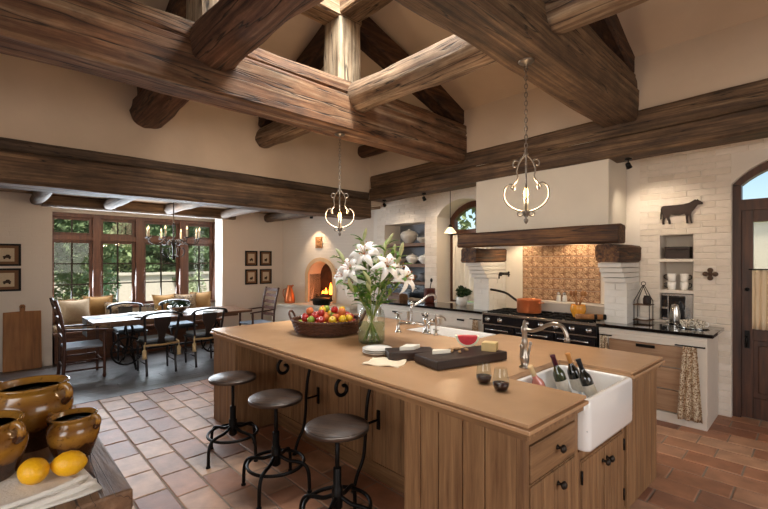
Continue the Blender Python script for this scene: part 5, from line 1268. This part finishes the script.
t_ = thing('small_dish', 'white dish on the lower tier of the wire rack', 'dish', (-1.375, 5.36, ZT + .031)); part('dish', M().lathe([(0, 0), (.04, 0), (.08, .02), (.077, .02), (.04, .006), (0, .006)], 20), white, t_)
t_ = thing('small_jar', 'dark jar on the upper tier of the wire rack', 'jar', (-1.34, 5.36, ZT + .201)); part('jar', M().lathe([(0, 0), (.035, 0), (.04, .02), (.04, .07), (.03, .09), (.033, .1), (0, .1)], 16), walnut, t_)

# ------------------------------------------------------------------ beam spotlights
for x_, aim, lb, pw in ((-3.12, (0.1, .75, -1), 'small black spotlight under the range beam at the hood left edge', 12), (-1.42, (.25, .6, -1), 'small black spotlight under the range beam at the hood right edge', 22), (-4.30, (-.1, .8, -1), 'small black spotlight under the range beam before the niche window', 13), (-5.2, (0, .8, -1), 'small black spotlight under the range beam by the corner', 10)):
    zb = 2.66 + .014 * (x_ + 5.47); y_ = 4.98
    t_ = thing('beam_spotlight', lb, 'spotlight', (x_, y_, zb - .08), group='spotlights under the range beam')
    part('canopy', M().lathe([(.035, .055), (.035, .075), (0, .075)], 14), iron, t_)
    part('stem', M().tube([(0, 0, .02), (0, 0, .06)], .006, 6), iron, t_)
    R_ = Vector(aim).to_track_quat('Z', 'Y').to_matrix().to_4x4()
    part('can', M().lathe([(.014, -.03), (.024, -.02), (.030, .035), (.026, .035), (.018, .0), (0, -.005)], 14).xf(R_), iron, t_)
    L_ = light('spot_lamp', 'SPOT', Vector((x_, y_, zb - .08)) + Vector(aim).normalized() * .045, pw, SOFT, .03, aim=aim, spot=105, blend=.8)
for x_ in (-2.9, -2.1):
    t_ = thing('hood_light', ('left' if x_ < -2.5 else 'right') + ' recessed light in the underside of the hood', 'light', (x_, 5.25, 1.965), group='hood lights')
    part('ring', M().lathe([(.05, 0), (.055, .004), (.055, .018), (.05, .018)], 20), steel, t_)
    part('lens', M().lathe([(0, .008), (.048, .008), (.048, .016), (0, .016)], 20), emitter('hood_lamp', '#ffc680', 12), t_)
    light('hood_lamp', 'SPOT', (x_, 5.25, 1.96), 24, (1, .78, .52), .04, aim=(0, .12, -1), spot=140, blend=.5)

# ------------------------------------------------------------------ lanterns
lan = plain('lantern_iron', '#7d746a', .38, .9)
def lantern(label, x, y, ztop, rz):
    t_ = thing('lantern', label, 'lantern', (x, y, 1.88), rz, group='iron scroll lanterns')
    def P(r_, z): return (r_, 0, z)
    arm = [P(.015, .50), P(.04, .475), P(.075, .485), P(.088, .46), P(.075, .44), P(.06, .45)]
    for k in range(4):
        R_ = Matrix.Rotation(k * PI / 2, 4, 'Z')
        up = spline([P(.012, .50), P(.045, .46), P(.065, .40), P(.058, .34), P(.09, .29), P(.105, .27)], 4)
        lo = spline([P(.105, .275), P(.085, .255), P(.082, .285), P(.115, .30), P(.15, .265), P(.155, .20), P(.125, .145), P(.075, .11), P(.03, .095), P(.01, .09)], 4)
        cu = spline([P(.046, .46), P(.075, .47), P(.092, .45), P(.085, .425), P(.068, .43)], 4)
        cd_ = spline([P(.008, .085), P(.03, .06), P(.055, .065), P(.058, .085), P(.042, .088)], 4)
        part('scroll_arm', M().tube(up, .0065, 6).tube(lo, .0065, 6).tube(cu, .0055, 6).tube(cd_, .005, 6).xf(R_), lan, t_)
    part('crown', M().lathe([(.006, .49), (.016, .50), (.02, .515), (.008, .53), (.012, .545), (0, .56)], 12), lan, t_)
    part('finial', M().lathe([(0, .0), (.012, .012), (.018, .03), (.008, .045), (.022, .07), (.03, .09), (.03, .098), (0, .10)], 14), lan, t_)
    part('candle_sleeve', M().lathe([(.016, .10), (.016, .19), (.012, .195), (0, .195)], 12), candle, t_)
    part('bulb', M().lathe([(.008, .195), (.016, .21), (.018, .23), (.010, .26), (0, .285)], 12), bulb, t_)
    z = .56; i = 0; m = M()
    while z < ztop - 1.88 - .02:
        a = PI / 2 * (i % 2)
        m.tube([(.011 * math.cos(q_) * math.cos(a), .011 * math.cos(q_) * math.sin(a), z + .017 + .021 * math.sin(q_)) for q_ in [2 * PI * k / 8 for k in range(8)]], .0032, 5, closed=True); z += .031; i += 1
    part('chain', m, lan, t_)
    part('ceiling_rose', M().lathe([(.012, -.03), (.02, -.02), (.05, -.012), (.058, -.003), (.058, .0), (0, .0)], 18, (0, 0, ztop - 1.88)), lan, t_)
    light('lantern_light', 'POINT', (x, y, 1.88 + .24), 22, WARM, .05)
lantern('iron scroll lantern hanging above the basket from the reddish tie beam', -3.64, 2.81, 3.0, .9)
lantern('iron scroll lantern hanging above the apron sink from the brown tie beam', -1.49, 2.866, 3.075, .48)

# ------------------------------------------------------------------ fireplace corner (local frame of the corner wall)
def dpart(name, m, mt, parent, bevel=0, kind=None): return part(name, m.xf(DM), mt, parent, True, bevel, kind)
def dpt(x, y, z): return DM @ Vector((x, y, z))
fp = thing('fireplace', 'small arched corner fireplace with a burning fire', 'fireplace', dpt(1.0, 0.2, .7))
soot = plain('sooty_brick', '#4a382e', .9, var=.5, scale=9, bump=.5, bscale=20)
dpart('firebox', M().box(FX0 - .06, FX0, .02, .46, .70, 1.7).box(FX1, FX1 + .06, .02, .46, .70, 1.7).box(FX0 - .06, FX1 + .06, .44, .5, .70, 1.7).box(FX0 - .06, FX1 + .06, .02, .5, .66, .735), soot, fp)
sr = M(); w_ = .085
ao = arch_poly(FX0 - w_, FX1 + w_, FZ1, FZ2 + w_); ai = arch_poly(FX0, FX1, FZ1, FZ2)
sr.box(FX0 - w_, FX0, -.03, .0, FZ0, FZ1).box(FX1, FX1 + w_, -.03, .0, FZ0, FZ1)
for i in range(len(ao) - 1): sr.prism([ai[i], ai[i + 1], ao[i + 1], ao[i]], 'y', -.03, .0)
dpart('surround', sr, plain('warm_plaster', '#d9b58c', .8, var=.1), fp)
for i, (a, b_, r_) in enumerate((((.80, .16, .80), (1.20, .20, .80), .045), ((.82, .30, .80), (1.18, .27, .80), .05), ((.88, .18, .87), (1.14, .30, .88), .04))):
    dpart('fire_log', M().tube([a, b_], r_, 10), bark, fp)
dpart('grate', M().tube([(.80, .12, .77), (1.2, .12, .77)], .01, 6).tube([(.80, .34, .77), (1.2, .34, .77)], .01, 6).tube([(.82, .12, .74), (.82, .12, .90)], .01, 6).tube([(1.18, .12, .74), (1.18, .12, .90)], .01, 6), iron, fp)
fm_ = M()
for x_, h_, w2_ in ((1.18, .50, .06), (1.10, .28, .05), (1.20, .22, .04), (.98, .16, .045), (.90, .10, .035)):
    fm_.lathe([(0, 0), (w2_ * .7, .02), (w2_, h_ * .25), (w2_ * .6, h_ * .6), (w2_ * .25, h_ * .85), (0, h_)], 8, (x_, .23, .88), sy=.6)
dpart('flames', fm_, flame, fp)
p_ = dpt(1.10, .16, 1.15); light('fire_light', 'POINT', p_, 1.8, (1, .45, .16), .08)
he = thing('hearth', 'raised white brick hearth ledge under the corner fireplace', 'hearth', dpt(.9, -.2, 0))
dpart('ledge_base', M().box(.06, 1.95, -.44, -.002, 0, .66), brick_x, he)
dpart('ledge_slab', M().box(.03, 1.98, -.48, -.002, .66, .72), hoodplaster, he, .01)
cj = thing('copper_jug', 'conical copper jug with a curved handle on the hearth', 'jug', dpt(.36, -.22, .72), .4)
part('body', M().lathe([(0, 0), (.10, 0), (.11, .01), (.115, .06), (.085, .22), (.055, .32), (.045, .35), (.052, .375), (.046, .375), (0, .34)], 24), copper, cj)
part('handle', M().tube(spline([(-.06, 0, .30), (-.15, 0, .28), (-.17, 0, .20), (-.14, 0, .12), (-.105, 0, .10)], 5), .010, 8), copper, cj)
part('spout', M().tube([(.05, 0, .34), (.08, 0, .37), (.095, 0, .375)], [.02, .016, .012], 8), copper, cj)
rp = thing('roasting_pan', 'black oval lidded pan on the hearth before the fire', 'pan', dpt(1.22, -.30, .72), .36)
part('pan_body', M().lathe([(0, 0), (.15, 0), (.17, .02), (.18, .11), (.185, .115), (.17, .115), (0, .10)], 28, sx=1.15, sy=.7), iron, rp)
part('lid', M().lathe([(.182, .116), (.17, .13), (.1, .15), (0, .155)], 28, sx=1.15, sy=.7), iron, rp)
for s_ in (-1, 1): part('handle', M().tube(spline([(s_ * .20, -.04, .09), (s_ * .25, -.03, .10), (s_ * .25, .03, .10), (s_ * .20, .04, .09)], 4), .008, 6), iron, rp)
pq = thing('relief_plaque', 'small terracotta relief plaque above the fireplace', 'plaque', dpt(.96, -.02, 1.9))
plm = plain('terracotta_relief', '#b07d50', .8, var=.3, scale=30, bump=.5, bscale=60)
dpart('plate', M().box(.88, 1.04, -.025, 0, 1.88, 2.12), plm, pq, .004)
dpart('relief', M().ell((.96, -.025, 2.03), (.035, .02, .045)).ell((.96, -.025, 1.95), (.055, .018, .05)), plm, pq)
p_ = dpt(.96, -.28, 2.44)
t_ = thing('ceiling_spotlight', 'small spotlight over the plaque washing the chimney wall', 'spotlight', dpt(.96, -.28, 2.48))
part('can', M().lathe([(.03, .0), (.035, .02), (.035, .14), (0, .14)], 14), iron, t_)
light('plaque_lamp', 'SPOT', p_, 26, WARM, .02, aim=tuple(DM.to_3x3() @ Vector((0, .35, -1))), spot=75, blend=.7)

# ------------------------------------------------------------------ pictures and board on the dining wall
def picture(label, y, z, w, h, kind, group):
    t_ = thing('framed_print', label, 'picture', (XD + .001, y, z), group=group)
    fw = .028
    part('frame', M().box(0, .022, -w / 2, -w / 2 + fw, -h / 2, h / 2).box(0, .022, w / 2 - fw, w / 2, -h / 2, h / 2).box(0, .022, -w / 2 + fw, w / 2 - fw, -h / 2, -h / 2 + fw).box(0, .022, -w / 2 + fw, w / 2 - fw, h / 2 - fw, h / 2), iron, t_, bevel=.003)
    part('mat_board', M().box(0, .010, -w / 2 + fw, w / 2 - fw, -h / 2 + fw, h / 2 - fw), plain('mat_brown', '#77563c', .9), t_)
    pw, ph = w * .26, h * .30
    part('paper', M().box(.010, .012, -pw, pw, -ph, ph), plain('print_paper', '#c9b79c', .9, var=.1, scale=60), t_)
    ink = plain('print_ink', '#3b2c22', .9); m = M()
    if kind == 0: m.ell((.012, 0, -.3 * ph), (.003, pw * .6, ph * .18)).ell((.012, .1 * pw, -.1 * ph), (.003, pw * .3, ph * .15)).ell((.012, -.35 * pw, -.5 * ph), (.003, pw * .16, ph * .14)).ell((.012, .35 * pw, -.5 * ph), (.003, pw * .16, ph * .14))
    else: m.ell((.012, 0, -.35 * ph), (.003, pw * .5, ph * .25)).ell((.012, pw * .3, -.1 * ph), (.003, pw * .2, ph * .16)).box(.012, .0135, -pw * .3, -pw * .2, -ph * .8, -ph * .4).box(.012, .0135, pw * .2, pw * .3, -ph * .8, -ph * .4)
    part('drawing', m, ink, t_)
picture('upper framed print on the left dining wall', .23, 1.70, .31, .325, 0, 'two framed prints at left')
picture('lower framed print on the left dining wall', .23, 1.335, .31, .335, 0, 'two framed prints at left')
for y, z, k, lb in ((4.007, 1.665, 0, 'upper left of the four framed prints'), (4.335, 1.665, 1, 'upper right of the four framed prints'), (4.007, 1.28, 1, 'lower left of the four framed prints'), (4.335, 1.28, 1, 'lower right of the four framed prints')):
    picture(lb + ' near the fireplace', y, z, .27, .315, k, 'four framed prints')
cbd = thing('bread_board', 'large wooden bread board leaning on the left dining wall', 'board', (XD + .06, .40, 0)); cbd.rotation_euler = (0, -math.radians(4), 0)
bp_ = [(-.22, 0), (.22, 0), (.215, .86), (.03, .865), (.035, .94), (.02, .965), (-.02, .965), (-.035, .94), (-.03, .865), (-.215, .86)]
part('plank', M().prism(bp_, 'x', -.014, .014), board_wood, cbd, bevel=.006)
part('peg_hole_rim', M().tube([(.015, .012 * math.cos(i * .6283), .925 + .012 * math.sin(i * .6283)) for i in range(10)], .003, 5, closed=True), iron, cbd)

# ------------------------------------------------------------------ dining: bench, table, chairs, chandelier
bn = thing('window_bench', 'built-in wooden window bench in the bay', 'bench', (-8.6, 2.1, 0))
part('seat_board', M().box(-8.98, -8.18, .76, 3.39, .44, .48), bench_wood, bn, True, .004)
part('frame', M().box(-8.95, -8.23, .78, 3.37, 0.0, .44), bench_wood, bn, True)
for i in range(6): part('panel', M().box(-8.23, -8.21, .80 + i * .43, 1.19 + i * .43, .06, .40), bench_wood, bn, True, .006)
part('seat_pad', M().box(-8.95, -8.24, .78, 3.37, .48, .56), plain('pad_fabric', '#917c63', .95), bn, True, .02)
def cushion(label, x, y, z, w, h, rz, mt, tilt=.25):
    t_ = thing('throw_pillow', label, 'pillow', (x, y, z), group='pillows on the window bench'); t_.rotation_euler = (0, -tilt, rz)
    v = M()
    for sgn in (1, -1):
        v.grid(lambda u, q_: (sgn * .11 * (max(0, (1 - (2 * u - 1) ** 2) * (1 - (2 * q_ - 1) ** 2))) ** .55, (u - .5) * w * (1 - .13 * math.cos(PI * (q_ - .5))), h / 2 + (q_ - .5) * h * (1 - .13 * math.cos(PI * (u - .5)))), 12, 12)
    part('cover', v, mt, t_)
    e_ = [(a_, 0) for a_ in (0, .25, .5, .75)] + [(1, a_) for a_ in (0, .25, .5, .75)] + [(1 - a_, 1) for a_ in (0, .25, .5, .75)] + [(0, 1 - a_) for a_ in (0, .25, .5, .75)]
    part('piping', M().tube([(0, (u - .5) * w * (1 - .13 * math.cos(PI * (q_ - .5))), h / 2 + (q_ - .5) * h * (1 - .13 * math.cos(PI * (u - .5)))) for u, q_ in e_], .007, 6, closed=True), pipm, t_)
pipm = plain('pillow_piping', '#8a6a48', .9)
stripe = plain('pillow_beige', '#8f7b62', .95, var=.15, scale=30); gold = plain('pillow_gold', '#7d5a2c', .95, var=.25, scale=16); flor = printed('pillow_floral', '#80684a', '#453220', 26, .5); brn = plain('pillow_brown', '#5a3826', .95, var=.2, scale=14)
cushion('dark brown pillow at the left corner of the bench', -8.68, .95, .56, .36, .42, .25, brn)
cushion('large beige pillow in front at the bench left', -8.42, 1.08, .56, .46, .44, .15, stripe, .30)
cushion('gold pillow leaning against the second casement', -8.62, 1.42, .56, .44, .46, -.1, gold)
cushion('small floral pillow beside the gold pillow', -8.42, 1.66, .56, .40, .36, -.2, flor, .35)
cushion('gold pillow behind the flowers bowl at the bench right', -8.70, 2.52, .56, .44, .42, .1, gold)
cushion('floral pillow right of center on the bench', -8.62, 2.86, .56, .42, .42, -.1, flor)
cushion('tan pillow at the right end of the bench', -8.66, 3.16, .56, .40, .44, -.25, plain('pillow_tan', '#86643a', .95, var=.2, scale=16))
dt = thing('dining_table', 'long wooden dining table with iron wheel trestles', 'table', (-7.42, 2.25, 0))
for i in range(5): part('plank', M().box(-7.90 + i * .19, -7.712 + i * .19, 1.08, 3.42, .71, .75), table_wood, dt, True, .004)
part('apron', M().box(-7.8, -7.04, 1.3, 3.2, .66, .71), table_wood, dt, True)
for yy in (1.62, 2.88):
    m = M()
    for sx_ in (-1, 1):
        m.tube(spline([(-7.42 + sx_ * .05, yy, .66), (-7.42 + sx_ * .22, yy, .56), (-7.42 + sx_ * .10, yy, .40), (-7.42 + sx_ * .22, yy, .20), (-7.42 + sx_ * .38, yy, .03), (-7.42 + sx_ * .42, yy, .012)], 5), .018, 8)
        m.tube([(-7.42 + sx_ * .24 + .07 * math.cos(i * .45), yy, .50 + .07 * math.sin(i * .45)) for i in range(11)], .012, 6)
    part('trestle', m, iron, dt, True)
    wm = M(); wm.tube([(-7.0, yy - .12 + .20 * math.cos(2 * PI * i / 24), .30 + .20 * math.sin(2 * PI * i / 24)) for i in range(24)], .014, 6, closed=True).tube([(-7.0, yy - .12 + .06 * math.cos(2 * PI * i / 12), .30 + .06 * math.sin(2 * PI * i / 12)) for i in range(12)], .012, 6, closed=True)
    for k in range(6): wm.tube([(-7.0, yy - .12 + .06 * math.cos(k * PI / 3), .30 + .06 * math.sin(k * PI / 3)), (-7.0, yy - .12 + .2 * math.cos(k * PI / 3), .30 + .2 * math.sin(k * PI / 3))], .008, 6)
    wm.tube([(-7.42, yy - .12, .30), (-6.98, yy - .12, .30)], .014, 8)
    part('crank_wheel', wm, iron, dt, True)
part('stretcher', M().tube([(-7.42, 1.62, .22), (-7.42, 2.88, .22)], .018, 8), iron, dt, True)
rn = M(); rn.grid(lambda u, v: ((-7.72 + v * .34), 1.06 + u * .9 + (0 if u > .04 else -.02), .7545), 16, 4)
o = part('table_runner', M().box(-7.75, -7.40, 1.075, 2.1, .7505, .754).box(-7.75, -7.40, 1.068, 1.075, .50, .754), plain('runner_cloth', '#8b9296', .9, var=.15, scale=30)); tag(o, 'grey cloth runner hanging over the left end of the dining table', 'runner')
fbw = thing('flower_bowl', 'low metal bowl of green leaves on the dining table', 'bowl', (-7.45, 2.35, .755))
part('bowl', M().lathe([(0, 0), (.08, 0), (.09, .01), (.15, .07), (.17, .10), (.16, .10), (0, .08)], 24), steel, fbw); part('leaves', foliage(260, 0, 0, .15, .2, .2, .07, .035, 33), leafd, fbw, kind='stuff')
for i, (x_, y_) in enumerate(((-7.22, 1.75), (-7.22, 2.75), (-7.62, 1.75))):
    t_ = thing('place_setting_plate', ('near left', 'near right', 'far left')[i] + ' dark plate set on the dining table', 'plate', (x_, y_, .7555 if i < 2 else .755), group='plates on the dining table')
    part('dish', M().lathe([(0, 0), (.08, 0), (.13, .015), (.128, .018), (.08, .006), (0, .006)], 24), grey, t_)
    t_ = thing('goblet', ('near left', 'near right', 'far left')[i] + ' stemmed glass on the dining table', 'glass', (x_ - .05, y_ + .19, .755), group='goblets on the dining table')
    part('cup', M().lathe([(.032, 0), (.032, .003), (.005, .008), (.005, .07), (.03, .10), (.036, .14), (.032, .17)], 16, cap=False), wineglass, t_)
blackp = plain('black_chair_paint', '#15161a', .3, coat=.4)
def splat_chair(name, label, loc, rz):     # faces +x locally; back at -x
    t_ = thing(name, label, 'chair', loc, rz, 'black splat-back dining chairs')
    part('seat', M().prism([(-.20, -.20), (.22, -.23), (.24, 0), (.22, .23), (-.20, .20)], 'z', .42, .45), blackp, t_, bevel=.008)
    for x_, y_ in ((.19, -.20), (.19, .20)): part('leg', M().tube(spline([(x_, y_, .42), (x_ + .02, y_, .22), (x_ + .0, y_, 0)], 4), [.020, .020, .019, .018, .018, .017, .016, .015, .014], 8), blackp, t_)
    for s_ in (-1, 1): part('back_leg', M().tube(spline([(-.24, s_ * .19, 0), (-.20, s_ * .19, .22), (-.19, s_ * .195, .44), (-.22, s_ * .215, .66), (-.27, s_ * .225, .86)], 4), .017, 8), blackp, t_)
    part('top_rail', M().tube(spline([(-.255, -.265, .80), (-.275, -.22, .855), (-.29, 0, .885), (-.275, .22, .855), (-.255, .265, .80)], 5), .028, 8, flat=.55), blackp, t_)
    part('splat', M().prism([(-.06, .44), (.06, .44), (.04, .54), (.055, .64), (.10, .74), (.11, .86), (-.11, .86), (-.10, .74), (-.055, .64), (-.04, .54)], 'x', -.012, .012).xf(Matrix.Translation((-.1, 0, -.02)) @ Matrix.Rotation(-.21, 4, 'Y')), blackp, t_)
    for z_ in (.16, .24): part('stretcher', M().tube([(.20, -.20, z_), (-.21, -.19, z_)], .009, 6).tube([(.20, .20, z_), (-.21, .19, z_)], .009, 6), blackp, t_)
    pad = part('seat_pad', M().box(-.19, .22, -.20, .20, .455, .50), plain('grey_cushion', '#6d7780', .95), t_, bevel=.02)
    for s_ in (-1, 1): part('tassel', M().tube([(-.20, s_ * .20, .47), (-.245, s_ * .225, .44), (-.25, s_ * .225, .38)], .010, 6).lathe([(.012, 0), (.028, -.02), (.026, -.10), (.032, -.13), (0, -.13)], 10, (-.25, s_ * .225, .38)), plain('tassel_straw', '#c9b48a', .9), pad)
    part('tie_band', M().tube([(-.25, -.22, .43), (-.24, 0, .42), (-.25, .22, .43)], .016, 6), plain('tie_straw', '#a88c62', .9), pad)
    return t_
c1 = splat_chair('dining_chair', 'black dining chair with straw tassels, near side, left one', (-6.72, 1.82, 0), PI)
dup(c1, (-6.76, 2.50, 0), PI, 'black dining chair with straw tassels, near side, right one')
dup(c1, (-8.02, 1.75, 0), 0.0, 'black dining chair across the table by the bench, left one')
dup(c1, (-8.02, 2.55, 0), 0.0, 'black dining chair across the table by the bench, right one')
def ladder_chair(label, loc, rz):          # faces +x locally
    t_ = thing('ladderback_chair', label, 'chair', loc, rz, 'ladder-back armchairs')
    part('seat', M().box(-.22, .24, -.25, .25, .42, .455), plain('rush_seat', '#8a94a0', .9, var=.2, scale=40), t_, bevel=.015)
    for s_ in (-1, 1):
        part('back_post', M().tube(spline([(-.24, s_ * .23, 0), (-.22, s_ * .23, .45), (-.25, s_ * .235, .80), (-.32, s_ * .24, 1.10)], 4), .021, 8), chair_wood, t_)
        part('leg', M().lathe([(.014, 0), (.024, .03), (.018, .06), (.020, .25), (.026, .30), (.020, .34), (.024, .44), (.018, .52), (.022, .60), (.018, .66)], 10, (.22, s_ * .26, 0)), chair_wood, t_)
        part('arm', M().tube(spline([(-.245, s_ * .235, .69), (0, s_ * .265, .675), (.20, s_ * .275, .665), (.27, s_ * .28, .655)], 4), .020, 8, flat=.7), chair_wood, t_)
    for z_ in (.58, .70, .82, .94, 1.05):
        x_ = -.23 - .09 * max(0, (z_ - .45) / .65) ** 1.5
        part('slat', M().prism([(-.23, z_ - .025), (.23, z_ - .025), (.23, z_ + .02), (.12, z_ + .04), (0, z_ + .03), (-.12, z_ + .04), (-.23, z_ + .02)], 'x', x_ - .008, x_ + .008), chair_wood, t_)
    for z_ in (.14, .26):
        part('stretcher', M().tube([(-.23, -.23, z_), (.22, -.26, z_)], .012, 6), chair_wood, t_); part('stretcher', M().tube([(-.23, .23, z_), (.22, .26, z_)], .012, 6), chair_wood, t_)
    part('stretcher', M().tube([(.22, -.26, .22), (.22, .26, .22)], .013, 6), chair_wood, t_); part('stretcher', M().tube([(-.23, -.23, .20), (-.23, .23, .20)], .012, 6), chair_wood, t_)
    return t_
l1 = ladder_chair('ladder-back armchair at the left end of the dining table', (-7.14, .98, 0), PI / 2)
dup(l1, (-7.42, 3.75, 0), -PI / 2, 'ladder-back armchair at the far right end of the dining table')
# chandelier
chn = thing('chandelier', 'wrought iron candle chandelier above the dining table', 'chandelier', (-7.38, 2.25, 1.62), .2)
part('stem', M().lathe([(0, 0), (.02, .02), (.03, .06), (.015, .10), (.02, .20), (.035, .26), (.015, .32), (.012, .55), (.02, .60), (0, .62)], 12), iron2, chn)
for k in range(8):
    R_ = Matrix.Rotation(k * PI / 4, 4, 'Z')
    a_ = part('arm', M().tube(spline([(.02, 0, .28), (.10, 0, .34), (.18, 0, .30), (.26, 0, .26), (.36, 0, .28), (.40, 0, .36)], 4), .008, 6).tube(spline([(.02, 0, .08), (.12, 0, .06), (.18, 0, .14), (.14, 0, .21), (.08, 0, .18)], 4), .006, 6).xf(R_), iron2, chn)
    part('drip_pan', M().lathe([(.012, .355), (.035, .365), (.038, .372), (0, .37)], 12, (.40, 0, 0)).xf(R_), iron2, a_)
    part('candle', M().lathe([(.014, .37), (.014, .49), (0, .49)], 10, (.40, 0, 0)).xf(R_), candle, a_)
    part('bulb', M().lathe([(.006, .49), (.013, .505), (.012, .525), (0, .555)], 8, (.40, 0, 0)).xf(R_), dimbulb, a_)
part('chain', M().tube([(0, 0, .62), (0, 0, .98)], .009, 6), iron2, chn)
light('chandelier_light', 'POINT', (-7.38, 2.25, 2.2), 16, WARM, .3)
